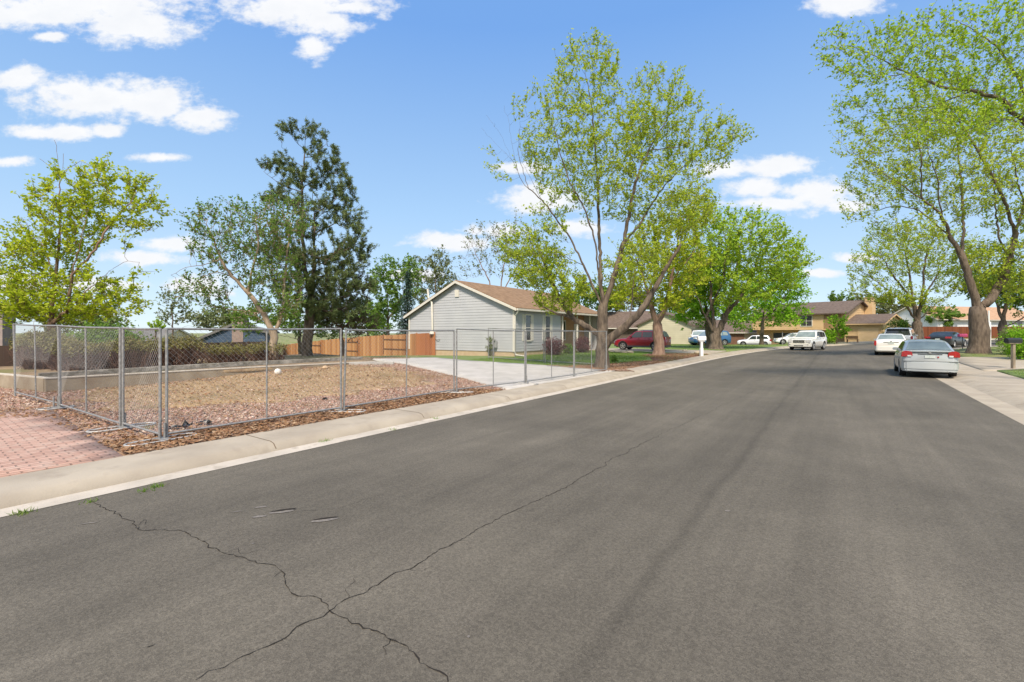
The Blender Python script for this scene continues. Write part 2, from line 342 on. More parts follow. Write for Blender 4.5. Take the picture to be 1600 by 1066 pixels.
def brick_mat():
    m = bpy.data.materials.new('brick_paver'); m.use_nodes = True; nt = m.node_tree; N = nt.nodes; L = nt.links; b = N['Principled BSDF']
    tc = N.new('ShaderNodeTexCoord'); mp = N.new('ShaderNodeMapping'); L.new(tc.outputs['Object'], mp.inputs[0]); mp.inputs['Rotation'].default_value = (0, 0, -math.atan2(.826, .563)+math.radians(3))
    wob = N.new('ShaderNodeTexNoise'); wob.inputs['Scale'].default_value = 1.2; L.new(mp.outputs[0], wob.inputs['Vector'])
    ad = N.new('ShaderNodeMixRGB'); ad.blend_type = 'ADD'; ad.inputs[0].default_value = .05; L.new(mp.outputs[0], ad.inputs[1]); L.new(wob.outputs['Color'], ad.inputs[2])
    br = N.new('ShaderNodeTexBrick'); L.new(ad.outputs[0], br.inputs['Vector']); br.inputs['Scale'].default_value = 1
    br.inputs['Brick Width'].default_value = .21; br.inputs['Row Height'].default_value = .105; br.inputs['Mortar Size'].default_value = .011; br.inputs['Mortar Smooth'].default_value = .3
    br.inputs['Color1'].default_value = (.49, .31, .24, 1); br.inputs['Color2'].default_value = (.38, .225, .17, 1); br.inputs['Mortar'].default_value = (.22, .14, .105, 1)
    n = N.new('ShaderNodeTexNoise'); n.inputs['Scale'].default_value = 5; n.inputs['Detail'].default_value = 6; L.new(mp.outputs[0], n.inputs['Vector'])
    r = N.new('ShaderNodeMapRange'); L.new(n.outputs[0], r.inputs[0]); r.inputs[1].default_value = .45; r.inputs[2].default_value = .75; r.inputs[4].default_value = .6
    mx = N.new('ShaderNodeMixRGB'); L.new(r.outputs[0], mx.inputs[0]); L.new(br.outputs['Color'], mx.inputs[1]); mx.inputs[2].default_value = (.50, .40, .32, 1)
    L.new(mx.outputs[0], b.inputs['Base Color']); b.inputs['Roughness'].default_value = .85
    bp = N.new('ShaderNodeBump'); bp.inputs['Strength'].default_value = .8; bp.inputs['Distance'].default_value = .008; bp.invert = True; L.new(br.outputs['Fac'], bp.inputs['Height']); L.new(bp.outputs[0], b.inputs['Normal'])
    return m
M_brick = brick_mat()
# ---------------- ground sheet: fine near, coarse far
def ground_sheet():
    def axis(lo, hi):
        near = np.arange(lo, hi+.01, 1.0); out = []; s = 1.5; x = hi
        while x < 1500: x += s; out.append(x); s *= 1.25
        neg = []; s = 1.5; x = lo
        while x > -1500: x -= s; neg.append(x); s *= 1.25
        return np.concatenate([neg[::-1], near, out])
    X = axis(-45, 110); Y = axis(-15, 100); GX, GY = np.meshgrid(X, Y, indexing='ij')
    d = road_dist(GX, GY); d = np.where((GX > 150) | (GY < -25), 50, d)
    z = H0(GX, GY)-.16+(HG(GX, GY)-.04-H0(GX, GY)+.16)*sm(d, .5, 1.1)
    V = np.stack([GX, GY, z], -1).reshape(-1, 3); a, b = len(X), len(Y)
    i, j = np.meshgrid(np.arange(a-1), np.arange(b-1), indexing='ij'); f = np.stack([i*b+j, (i+1)*b+j, (i+1)*b+j+1, i*b+j+1], -1).reshape(-1, 4)
    o = link('ground', npmesh('ground', V, [f], [M_lawn2], smooth=True)); tag(o, kind='structure')
ground_sheet()
# road: lofted between its two edges, slightly crowned
def road():
    n = 260; tl = np.linspace(0, 1, n)
    def res(L_):
        s = np.concatenate([[0], np.cumsum(np.linalg.norm(np.diff(L_, axis=0), axis=1))]); q = tl*s[-1]; return np.stack([np.interp(q, s, L_[:, 0]), np.interp(q, s, L_[:, 1])], 1)
    A, B = res(RL), res(RR); k = 13; V = []
    for t in np.linspace(0, 1, k):
        q = A*(1-t)+B*t; V.append(np.stack([q[:, 0], q[:, 1], H0(q[:, 0], q[:, 1])+0*t], 1))
    V = np.stack(V, 1).reshape(-1, 3); i, j = np.meshgrid(np.arange(n-1), np.arange(k-1), indexing='ij'); f = np.stack([i*k+j, i*k+j+1, (i+1)*k+j+1, (i+1)*k+j], -1).reshape(-1, 4)
    o = link('road', npmesh('road', V, [f], [M_asphalt], smooth=True)); tag(o, kind='structure')
road()
tag(strip_sheet('gutter', RL, [(-.03,.004),(.25,.010)], M_gut), kind='structure')
tag(strip_sheet('sidewalk', RL, [(.25,.008),(.262,.035),(.33,.105),(.42,.128),(.62,.13),(1.14,.137),(1.16,-.1)], M_conc), kind='structure')
tag(strip_sheet('gutter', RR, [(.03,.004),(-.45,.012)], M_conc), kind='structure')
tag(strip_sheet('sidewalk', RR, [(-.45,.010),(-.5,.03),(-.72,.10),(-.9,.12),(-2.2,.14),(-2.22,-.1)], M_conc), kind='structure')
def joints():
    mb = MB()
    for L_, s, o0, o1, st in ((RL, 1, .27, 1.13, 3.05), (RR, -1, .47, 2.19, 3.05)):
        d = np.concatenate([[0], np.cumsum(np.linalg.norm(np.diff(L_, axis=0), axis=1))]); q = 1.1
        while q < 105:
            p = np.array([np.interp(q, d, L_[:, 0]), np.interp(q, d, L_[:, 1])]); p2 = np.array([np.interp(q+.3, d, L_[:, 0]), np.interp(q+.3, d, L_[:, 1])])
            t = (p2-p)/np.linalg.norm(p2-p); n = np.array([-t[1], t[0]])*s
            prof = [(.262,.037),(.33,.107),(.42,.130),(.62,.132),(1.13,.139)] if s > 0 else [(.5,.032),(.72,.102),(.9,.122),(2.18,.142)]
            z = float(H0(p[0], p[1])); w = .008
            for (a, ha), (b, hb) in zip(prof[:-1], prof[1:]):
                A = p+n*a; B = p+n*b
                mb.add([(*(A-t*w), z+ha+.002), (*(A+t*w), z+ha+.002), (*(B+t*w), z+hb+.002), (*(B-t*w), z+hb+.002)], [(0,1,2,3)])
            q += st
    o = mb.build('sidewalk_joint', mat('joint_dirt', (.16, .12, .08), rough=.95)); tag(o, kind='structure')
joints()
# ---------------- sheets beside the road
def uvp(l): return [P(u, v) for u, v in l]
def ragged(l, amp=.15, seed=1, step=.5):
    """a closed outline with uneven edges"""
    r = random.Random(seed); out = []
    for i in range(len(l)):
        a = np.array(l[i], float); b = np.array(l[(i+1) % len(l)], float); n = max(1, int(np.linalg.norm(b-a)/step)); t = (b-a)/(np.linalg.norm(b-a)+1e-9); nn = np.array([-t[1], t[0]])
        for k in range(n): out.append(tuple(a+(b-a)*k/n+nn*r.uniform(-amp, amp)*(0 if k == 0 else 1)))
    return out
D_a = P(11.0, 7.66); D_b = gph(727, 592); D_c = gph(615, 567); D_d = gph(563, 561); D_e = gph(680, 559.5); D_f = gph(727, 564); D_g = gph(845, 571); D_h = P(19.2, 7.66)
LOT = [P(2.2, 7.66), D_a, D_b, D_c, P(14.2, 17.7), P(3.8, 17.75), P(2.6, 27), P(-14, 27), P(-14, 14.0), P(2.2, 14.0)]
tag(drape('gravel_lot', LOT, HG, .0, M_lot, .8), kind='structure')
tag(drape('dry_grass_patch', ragged([P(3.6, 12.2), P(7.5, 10.6), P(11.0, 10.2), P(12.2, 12.2), P(13.2, 15.2), P(13.2, 17.4), P(4.2, 17.4), P(3.3, 15)], .5, 3, .5), HG, .012, M_dry, .6), kind='structure')
tag(drape('leaf_litter_strip', ragged([P(2.4, 7.7), P(10.9, 7.7), P(10.6, 8.3), P(6, 8.4), P(2.4, 8.6)], .12, 5, .3), HG, .014, M_mulch, .6), kind='structure')
tag(drape('brick_driveway', [P(-16, 7.68), P(2.25, 7.68), P(2.8, 13.9), P(-16, 13.9)], HG, .022, M_brick, .7), kind='structure')
tag(drape('concrete_driveway', [D_a, D_h, D_g, D_f, D_e, D_d, D_c, D_b], HG, .03, M_drive, .8), kind='structure')
# lawn and mulch of the grey house
tag(drape('lawn', [P(19.3, 9.0), P(37.6, 8.8), P(37.6, 18), P(25.9, 18), P(24, 24.5), D_e, D_f, D_g], HG, .012, M_lawn, .8), kind='structure')
tag(drape('leaf_mulch_bed', ragged([P(19.3, 7.7), P(27, 7.7), P(27, 8.6), P(24, 9.2), D_g, P(19.6, 10.5)], .1, 8, .4), HG, .024, M_mulch, .8), kind='structure')
tag(drape('bark_mulch_bed', ragged([P(26.5, 7.7), P(37, 7.7), P(37.2, 9.0), P(35.5, 11.2), P(32.5, 11.3), P(30, 9.6), P(26.5, 8.5)], .15, 9, .4), HG, .026, M_mulchred, .8), kind='structure')
tag(drape('concrete_driveway', [P(37.6, 7.66), P(43.8, 7.66), P(44.5, 22), P(38.2, 22)], HG, .026, M_conc, 1), kind='structure')
tag(drape('lawn', [P(43.9, 7.2), P(50, 6.9), P(58, 5.9), P(66, 4.0), P(70, 3.0), P(78, 9), P(74, 18), P(64, 20), P(44.6, 22)], HG, .012, M_lawn, 1.2), kind='structure')
# right-hand side
RD = [P(31.5, -5.6), P(36.5, -6.2), P(34.5, -22), P(29, -22)]
tag(drape('lawn', ragged([P(8, -5.15), P(20, -5.35), P(27.5, -5.55), P(29.4, -7.2), P(28.5, -22), P(8, -22)], .05, 4, .5), HG, .03, M_lawn, 1), kind='structure')
tag(drape('concrete_driveway', [P(27.0, -5.1), P(33.0, -5.2), P(37.3, -5.5), P(36.2, -22), P(29.8, -22), P(29.6, -7.6)], HG, .026, M_conc, 1), kind='structure')
_rr = RR[[i for i in range(len(RR)) if 31 < RR[i][1] < 48]]
_t = np.gradient(_rr, axis=0); _t /= np.linalg.norm(_t, axis=1)[:, None]; _off = _rr+np.stack([_t[:, 1], -_t[:, 0]], 1)*2.18
tag(drape('lawn', [P(37.3, -6.2)]+[tuple(p) for p in _off if UV(*p)[0] > 38]+[(58, 40), P(39, -26), P(36.4, -22)], HG, .034, M_lawn2, 1), kind='structure')
# far front garden before the tan house
tag(drape('concrete_driveway', [(47.0,62.3), (52.0,64.0), (51.5,66.2), (47.2,69)], HG, .03, M_conc, 1), kind='structure')
# ---------------- cracks in the asphalt
def crack(pts, w, seed, rough=.05):
    r = random.Random(seed); g = [np.array(gph(x, y, True)) for x, y in pts]; path = [g[0]]
    for a, b in zip(g[:-1], g[1:]):
        n = max(2, int(np.linalg.norm(b-a)/.03)); t = (b-a)/np.linalg.norm(b-a); nn = np.array([-t[1], t[0]]); o = 0
        for k in range(1, n+1):
            o = o*.86+r.uniform(-rough, rough)*.33; e = min(k, n-k)/n*2; path.append(a+(b-a)*k/n+nn*o*min(1, e*3))
    mb = MB(); V = []
    for i, p in enumerate(path):
        q = path[min(i+1, len(path)-1)]-path[max(i-1, 0)]; q /= np.linalg.norm(q)+1e-9; nn = np.array([-q[1], q[0]]); ww = w*r.uniform(.10, .55)*(1.5 if r.random() < .06 else 1)
        z = float(H0(p[0], p[1]))+.004; V += [(*(p+nn*ww), z), (*(p-nn*ww), z)]
    mb.add(V, [(2*i, 2*i+1, 2*i+3, 2*i+2) for i in range(len(path)-1)]); return mb
M_crack = mat('crack_dark', (.03, .027, .024), rough=1, spec=.1)
allc = MB()
for pts, w, s in (([(140,783),(210,815),(215,828),(290,832),(350,865),(440,893),(453,925),(490,932),(515,955)], .009, 1),
                  ([(305,1064),(420,1010),(515,955),(545,935),(640,890),(700,855),(800,800),(900,752),(960,715),(1010,690)], .009, 2),
                  ([(515,955),(560,975),(610,1000),(650,1025),(700,1066)], .010, 3), ([(1010,690),(1090,652),(1180,610)], .006, 4),
                  ([(460,800),(530,795),(600,772)], .003, 6), ([(215,828),(225,812),(232,822)], .004, 11), ([(350,865),(372,858),(385,866),(404,861)], .003, 12), ([(545,935),(540,920),(552,905)], .003, 13), ([(640,890),(662,893),(676,885)], .003, 14), ([(610,1000),(598,1012),(603,1024)], .004, 15), ([(440,893),(428,903)], .003, 16), ([(800,800),(826,800),(838,795)], .0025, 17), ([(700,855),(716,845),(733,846)], .003, 18), ([(230,1012),(243,1007)], .008, 7)):
    m_ = crack(pts, w, s); allc.add(m_.v, m_.f)
tag(allc.build('road_crack', M_crack, fixn=False), kind='structure')
# shallow gouges worn through the road surface, with pale stone showing
def gouges():
    mb = MB(); mk = MB(); r = random.Random(4)
    for (x, y, l, w) in ((443,800,.26,.07),(508,813,.28,.06),(408,793,.13,.04),(1137,799,.05,.04),(732,996,.02,.02),(395,850,.03,.02),(405,808,.14,.05),(370,800,.1,.02),(140,818,.12,.02)):
        c = np.array(gph(x, y, True)); z = float(H0(*c))
        for (dst, s, dz, oy) in ((mb, 1, .005, 0), (mk, .5, .009, .5)):
            if dst is mk and l < .2: continue
            pts = []
            for k in range(14):
                a = 2*math.pi*k/14; e = r.uniform(.7, 1.15); uu = math.cos(a)*l*e*.5; vv = math.sin(a)*w*e*s*.6+oy*w
                pts.append((c[0]+uu*.9-vv*.4, c[1]+uu*.35+vv*.9, z+dz))
            dst.add(pts, [tuple(range(14))])
    tag(mb.build('road_gouge', mat('worn_stone', (.20, .18, .155), (.12, .11, .10), 30, .95)), kind='structure')
    tag(mk.build('road_gouge', M_crack), kind='structure')
gouges()
# ---------------- scattered stuff
def in_poly(x, y, poly):
    ins = np.zeros(len(x), bool); n = len(poly)
    for i in range(n):
        a = poly[i]; b = poly[(i+1) % n]; c = (a[1] > y) != (b[1] > y)
        ins ^= c & (x < (b[0]-a[0])*(y-a[1])/(b[1]-a[1]+1e-12)+a[0])
    return ins
def sample(poly, n, dens=None):
    xs = [p[0] for p in poly]; ys = [p[1] for p in poly]; out = []; tot = 0
    while tot < n:
        x = rng.uniform(min(xs), max(xs), n); y = rng.uniform(min(ys), max(ys), n); k = in_poly(x, y, poly)
        if dens is not None: k &= rng.random(n) < dens(x, y)
        out.append(np.stack([x[k], y[k]], 1)); tot += k.sum()
        if len(out) > 200: break
    return np.concatenate(out)[:n]
def lump(x, y, s):   # cheap smooth noise
    return .5+.25*(np.sin(x*s*1.3+y*s*.7+1)+np.sin(x*s*-.6+y*s*1.9+2.1)*np.cos(x*s*.9))
def stones(name, xy, size, mat_, flat=.6, dz=0):
    """angular chips: squashed octahedra with jittered corners"""
    n = len(xy); z = HG(xy[:, 0], xy[:, 1])+dz; base = np.array([(1,0,0),(0,1,0),(-1,0,0),(0,-1,0),(0,0,1),(0,0,-1)], float)
    V = base[None]*rng.uniform(.6, 1.3, (n, 6, 3))+rng.normal(0, .18, (n, 6, 3)); s = size*np.clip(rng.lognormal(0, .35, n), .4, 1.9); V *= s[:, None, None]; V[:, :, 2] *= flat
    a = rng.uniform(0, 6.28, n); ca, sa = np.cos(a)[:, None], np.sin(a)[:, None]; x = V[:, :, 0]*ca-V[:, :, 1]*sa; y = V[:, :, 0]*sa+V[:, :, 1]*ca
    V = np.stack([x+xy[:, :1], y+xy[:, 1:], V[:, :, 2]+z[:, None]+(s*flat*.3)[:, None]], -1)
    f0 = np.array([(0,1,4),(1,2,4),(2,3,4),(3,0,4),(1,0,5),(2,1,5),(3,2,5),(0,3,5)]); f = (f0[None]+(np.arange(n)*6)[:, None, None]).reshape(-1, 3)
    return link(name, npmesh(name, V.reshape(-1, 3), [f], [mat_]))
def blades(name, xy, h, w, mat_, lean=.5, hf=HG, dz=0):
    n = len(xy); z = hf(xy[:, 0], xy[:, 1])+dz; a = rng.uniform(0, 6.28, n); hh = h*rng.uniform(.5, 1.3, n); l = rng.uniform(0, lean, n)*hh; b = rng.uniform(0, 6.28, n)
    dx, dy = np.cos(a)*w/2, np.sin(a)*w/2; p = np.stack([xy[:, 0], xy[:, 1], z-.01], 1)
    v0 = p+np.stack([dx, dy, 0*dx], 1); v1 = p-np.stack([dx, dy, 0*dx], 1); v2 = p+np.stack([np.cos(b)*l, np.sin(b)*l, hh], 1)
    V = np.stack([v0, v1, v2], 1).reshape(-1, 3); return link(name, npmesh(name, V, [np.arange(3*n).reshape(-1, 3)], [mat_]))
def flat_leaves(name, xy, s, mat_, dz=.02, hf=HG):
    n = len(xy); z = hf(xy[:, 0], xy[:, 1])+dz; a = rng.uniform(0, 6.28, n); sz = s*rng.uniform(.5, 1.4, n); t = rng.uniform(-.5, .5, (n, 4))
    V = np.zeros((n, 4, 3))
    for k, (r_, an) in enumerate(((1, 0), (.45, 1.57), (1, 3.14), (.45, 4.71))):
        V[:, k, 0] = xy[:, 0]+np.cos(a+an)*sz*r_; V[:, k, 1] = xy[:, 1]+np.sin(a+an)*sz*r_; V[:, k, 2] = z+rng.uniform(0, .02, n)+np.abs(t[:, k])*sz
    return link(name, npmesh(name, V.reshape(-1, 3), [np.arange(4*n).reshape(-1, 4)], [mat_]))
ST1 = leaf_mat('pink_stone_chips', [(.34,.20,.155),(.46,.30,.245),(.22,.12,.09),(.50,.39,.31),(.38,.22,.18),(.30,.22,.15),(.62,.52,.44)], 0, .9)
ST2 = leaf_mat('fallen_leaf_litter', [(.12,.06,.035),(.27,.145,.075),(.36,.22,.12),(.17,.085,.05),(.42,.30,.19)], .1, .9)
ST3 = leaf_mat('straw_blades', [(.38,.26,.13),(.50,.36,.20),(.29,.20,.10),(.43,.30,.16),(.29,.25,.11)], .3, .8)
ST4 = leaf_mat('lawn_blades', [(.11,.20,.03),(.16,.27,.045),(.20,.31,.06),(.23,.27,.09)], .4, .6)
GR = [P(2.5, 7.9), D_a, D_b, D_c, P(14.2, 17.6), P(3.8, 17.6), P(3.0, 21), P(-4, 21), P(-2, 15.5), P(2.7, 14)]
def dgr(x, y):
    u, v = UV(x, y); grass = sm(v, 10.3, 12.2)*sm(u, 3.5, 5)*(1-sm(u, 12, 13.5)); return np.clip(1-.68*grass+.1, 0, 1)*(.5+.5*lump(x, y, 1.5))
tag(stones('gravel_chips', sample(GR, 38000, dgr), .021, ST1), kind='stuff')
def dst(x, y):
    u, v = UV(x, y); return np.clip(sm(v+.8*lump(x, y, 1.4), 10.4, 12.4)*sm(u, 3.3, 4.8)*(1-sm(u, 12, 13.8))+.03, 0, 1)
tag(blades('straw_grass', sample(GR, 30000, dst), .05, .012, ST3, 2.2), kind='stuff')
LT = [P(2.3, 7.68), P(10.9, 7.68), P(10.5, 8.6), P(6, 8.7), P(2.3, 8.9)]
tag(flat_leaves('leaf_litter', np.concatenate([sample(LT, 6500), sample([P(-8,14.7),P(3.0,14.3),P(2.9,9),P(2.3,8.3),P(2.4,12.6),P(1.0,13.3),P(-8,13.4)], 3000), sample([P(19.3,7.7),P(27,7.7),P(27,8.9),P(20,10.6)], 3500),
    sample([P(27,7.7),P(37,7.7),P(36,11),P(31,10.6)], 3000), sample(GR, 9000)]), .035, ST2), kind='stuff')
tag(blades('lawn_grass', np.concatenate([sample([P(19.6, 10.2), P(26, 9.0), P(31, 9.8), P(33,11.4), P(37.4, 11), P(37.4, 17.6), P(26, 17.2), D_f, D_g], 22000, lambda x, y: .35+.65*lump(x, y, 1.1)),
    sample([P(15, -5.3), P(27.3, -5.7), P(28.8, -7.4), P(28, -14), P(15, -14)], 16000, lambda x, y: .4+.6*lump(x, y, 1.3)),
    sample([P(37.6, -6.6), (32, 33.5), (37, 36.6), (50, 42), P(38, -16)], 9000, lambda x, y: lump(x, y, .9)),
    sample([P(44, 7.9), P(58, 6.6), P(66, 4.8), P(74, 12), P(60, 18), P(44.6, 18)], 12000)]), .07, .02, ST4, .8, dz=.02), kind='stuff')
# weeds in the gutter joints
wp = []
for x, y in ((512,689),(505,691),(243,762),(250,760),(40,801),(30,803),(614,672),(225,768),(140,785),(232,680),(228,684),(680,655)):
    g = np.array(gph(x, y, True)); wp += [g+rng.normal(0, .035, 2) for _ in range(22)]
tag(blades('weeds', np.array(wp), .045, .012, ST4, 1.5, hf=lambda x, y: H0(x, y)+np.where(road_dist(x, y) > .9, .13, .01)), kind='stuff')
# ---------------- retaining wall and edging
M_wall = mat('old_concrete_wall', (.29, .235, .165), (.37, .31, .225), 3, .9, bump=.5, bscale=25, c3=(.25, .19, .13), s3=1.6, f3=(.5, .7))
M_cap = mat('wall_cap', (.50, .45, .37), (.58, .53, .45), 5, .85, bump=.3, bscale=40)
M_stone = mat('weathered_edging', (.16, .145, .115), (.36, .33, .28), 5, .9, bump=.8, bscale=14, bdist=.03, c3=(.46, .42, .36), s3=2.2, f3=(.55, .68))
def wall_run(mb, cap, pts, top, th, bot=-.4, capd=.03):
    for (u0, v0, t0), (u1, v1, t1) in zip(pts[:-1], pts[1:]):
        a = np.array(P(u0, v0)); b = np.array(P(u1, v1)); t = (b-a)/np.linalg.norm(b-a); n = np.array([-t[1], t[0]])*th
        for (dst, h0, h1, g) in ((mb, None, 0, 0), (cap, 0, capd, .012)):
            if dst is None: continue
            e = t*g; nn = n/th*g
            q = [a-e-nn, b+e-nn, b+e+n+nn, a-e+n+nn]; T = [t0, t1, t1, t0]
            lo = [(*p, (bot if h0 is None else T[i]+h0)) for i, p in enumerate(q)]; hi = [(*p, T[i]+(h1 if h0 is not None else 0)) for i, p in enumerate(q)]
            dst.add(lo+hi, [(0,3,2,1),(4,5,6,7),(0,1,5,4),(1,2,6,5),(2,3,7,6),(3,0,4,7)])
wr = root('retaining_wall', (*P(3.8, 17.7), .12), 'low tan concrete retaining wall with pale cap behind the gravel lot', 'wall')
wl = MB(); wc = MB(); wall_run(wl, wc, [(3.5,17.72,.49),(9.0,17.72,.46),(14.4,17.3,.42)], 0, .16); wall_run(wl, wc, [(2.4,26.0,.50),(3.1,21.5,.493),(3.64,17.9,.493)], 0, -.16)
wl.build('wall_face', M_wall, wr, wr.location); wc.build('cap', M_cap, wr, wr.location)
wp_ = MB(); q = P(1.9, 17.66); wp_.tube([(*q, .0), (*q, .47)], .035, 8); wp_.build('drain_pipe', mat('rusty_pipe', (.12,.10,.08), (.2,.16,.12), 20, .7), wr, wr.location)
er = root('stone_edging', (*P(6, 19.3), .4), 'blotchy grey weathered stone edging running behind the low tan retaining wall', 'edging')
el = MB(); wall_run(el, None, [(3.66,19.2,.56),(9.5,19.3,.60),(15.2,19.3,.56)], 0, .22); el.build('edging_course', M_stone, er, er.location, bevel=.015)
tag(drape('planting_bed', uvp([(3.8,17.86),(14.6,17.5),(15.6,19.3),(3.6,19.15)]), lambda x, y: HG(x, y)*0+.44, 0, M_soil, 1), kind='structure')
tag(drape('planting_bed', uvp([(3.6,19.4),(16,19.5),(17,26),(2.6,26)]), lambda x, y: .50-.0*x, -.02, M_soil, 1.5), kind='structure')
# slabs and timbers lying at the back edge of the pad
def slab(px0, px1, py, thick, dep, label, m_, name='concrete_slab', cat='slab'):
    a = np.array(gph(px0, py)); b = np.array(gph(px1, py-.5)); t = (b-a)/np.linalg.norm(b-a); n = np.array([-t[1], t[0]]); z = float(HG(*((a+b)/2)))
    r_ = MB().obox((*a, z-.01), (*(b-a), 0), (*(n*dep), 0), (0, 0, thick)).build(name, m_, None, (*a, z), bevel=.012); r_.location = (*a, z); tag(r_, label, cat)
M_timber = mat('weathered_timber', (.16,.11,.075), (.26,.19,.13), 8, .9, bump=.5, bscale=30)
slab(545, 615, 570.5, .11, .35, 'grey concrete slab end lying lowest at the back corner of the pad', mat('slab_grey', (.33,.31,.28), (.43,.41,.37), 5, .85, bump=.4))
slab(470, 578, 566.5, .09, .3, 'pale flat concrete slab lying along the top of the gravel lot', M_cap)
slab(578, 640, 561.5, .09, .12, 'dark brown landscape timber lying beside the wooden fence', M_timber, 'landscape_timber', 'timber')
# ball, plastic scraps
gb = gph(434, 586); sb = MB(); sb.lathe((0,0,0), (0,0,1), [(max(.001,.115*math.sin(math.pi*i/14)), -.115*math.cos(math.pi*i/14)) for i in range(15)], 20)
o = sb.build('white_ball', mat('ball_white', (.75,.72,.66), (.6,.56,.5), 9, .6, bump=.2, bscale=25), smooth=True, angle=80); o.location = (*gb, float(HG(*gb))+.11); tag(o, 'round white ball resting on the dry grass in front of the low wall', 'ball')
gr_ = gph(508, 577); sb = MB(); sb.lathe((0,0,0), (0,0,1), [(max(.001,.13*math.sin(math.pi*i/8)*random.uniform(.8,1.1)), -.09*math.cos(math.pi*i/8)) for i in range(9)], 9)
o = sb.build('garden_rock', mat('rock_tan', (.5,.36,.22), (.38,.27,.17), 9, .9, bump=.5, bscale=25)); o.location = (*gr_, float(HG(*gr_))+.05); tag(o, 'tan rounded rock on the dry grass near the pale slab', 'rock')
M_blk = mat('black_plastic', (.018,.018,.02), rough=.4)
def scrap(px, py, l, w, label, seed):
    r = random.Random(seed); g = np.array(gph(px, py)); z = float(HG(*g)); n = 9; V = []
    for i in range(n):
        for j in range(4): V.append(((i/(n-1)-.5)*l+r.uniform(-.02,.02), (j/3-.5)*w+r.uniform(-.03,.03), .03+abs(r.gauss(0, .03))))
    o = MB().add(V, [(i*4+j, (i+1)*4+j, (i+1)*4+j+1, i*4+j+1) for i in range(n-1) for j in range(3)]).build('plastic_scrap', M_blk, fixn=False)
    o.location = (*g, z); o.rotation_euler = (0,0,r.uniform(-.2,.4)); tag(o, label, 'litter')
scrap(275, 671, .3, .1, 'crumpled black plastic scrap on the gravel just behind the fence corner', 1)
scrap(293, 668, .16, .08, 'smaller black plastic scrap beside the crumpled black one on the gravel', 2)
scrap(318, 664, .28, .05, 'thin dark plastic strip lying furthest right of the black scraps', 3)
scrap(508, 627, .1, .05, 'tiny black plastic bit on the pink gravel behind the second fence stand', 5)
# ---------------- chain link fence panels
M_galv = mat('galvanised_steel', (.22, .22, .215), (.33, .33, .32), 25, .55, metal=.35, bump=.15, bscale=50, c3=(.22,.21,.19), s3=9, f3=(.58,.7))
M_galv2 = mat('galvanised_pale', (.50, .49, .46), (.38, .37, .35), 18, .55, metal=.4)
M_wire = mat('galvanised_wire', (.36, .355, .34), rough=.55, metal=.3)
PH = 1.64
def panel(uv0, uv1, label, lift=.05, lean0=0, lean1=0, mids=1, h0=None, h1=None, dark=False):
    a = np.array(P(*uv0)); b = np.array(P(*uv1)); za = float(HG(*a))+lift; zb = float(HG(*b))+lift
    r = root('chain_link_fence', (*a, za-lift), label, 'fence', 'chain link fence panels round the lot'); A = np.array((*a, za)); B = np.array((*b, zb)); L_ = np.linalg.norm(B-A); t = (B-A)/L_
    n = np.array((-t[1], t[0], 0)); up = np.array((0, 0, 1.)); ph0 = h0 or PH; ph1 = h1 or PH
    At = A+up*ph0+t*lean0; Bt = B+up*ph1+t*lean1
    def pos(s, q):  # s along, q up (0-1)
        lo = A+(B-A)*s; hi = At+(Bt-At)*s; return lo+(hi-lo)*q
    fr = MB(); R_ = .021
    fr.tube([A-up*.04, At], R_, 10); fr.tube([B-up*.04, Bt], R_, 10)
    sag = lambda s: -.012*math.sin(math.pi*s)
    fr.tube([At+(Bt-At)*s+up*sag(s) for s in np.linspace(0, 1, 7)], .017, 8); fr.tube([pos(s, .035) for s in np.linspace(0, 1, 5)], .017, 8)
    fr.build('frame', M_galv, r, r.location, smooth=True, angle=60)
    for k in range(mids):
        s = (k+1)/(mids+1); MB().tube([pos(s, .035), pos(s, 1)], .014, 8).build('mid_post', M_galv, r, r.location, smooth=True, angle=60)
    # woven mesh: two families of slanting wires, kinked like real chain link
    V = []; F_ = []; pitch = .083; hh = (ph0+ph1)/2; step = pitch/L_; vs = 1.0; dz = pitch/2/hh  # rise of half a diamond
    def wire(pts):
        b0 = len(V); rr = .0017
        for p in pts:
            for an in (0, 2.1, 4.2): V.append(p+rr*(math.cos(an)*n+math.sin(an)*up*.6+math.sin(an)*t*.6))
        for i in range(len(pts)-1):
            for j in range(3): F_.append((b0+i*3+j, b0+(i+1)*3+j, b0+(i+1)*3+(j+1) % 3, b0+i*3+(j+1) % 3))
    slope = hh/L_
    for fam in (1, -1):
        c = -slope*1.0-.0
        while c < 1+slope:
            # line s = c + fam * q*slope
            q0, q1 = .035, 1.0; s0 = c+fam*q0*slope if fam > 0 else c+slope-q0*slope; s1 = c+fam*q1*slope if fam > 0 else c+slope-q1*slope
            if s0 == s1: continue
            lo, hi = 0.0, 1.0
            d = s1-s0
            for bound, sg in ((0, 1), (1, -1)):
                tt = (bound-s0)/d
                if (d > 0) == (sg > 0): lo = max(lo, tt)
                else: hi = min(hi, tt)
            if hi-lo > .02:
                off = fam*.002; p0 = pos(s0+d*lo, q0+(q1-q0)*lo)+n*off; p1 = pos(s0+d*hi, q0+(q1-q0)*hi)+n*off; wire([p0, p1])
            c += step
    me = npmesh('wire_mesh', np.array(V)-np.array(r.location[:]), [F_], [M_wire], smooth=True); link('wire_mesh', me, r)
    return r
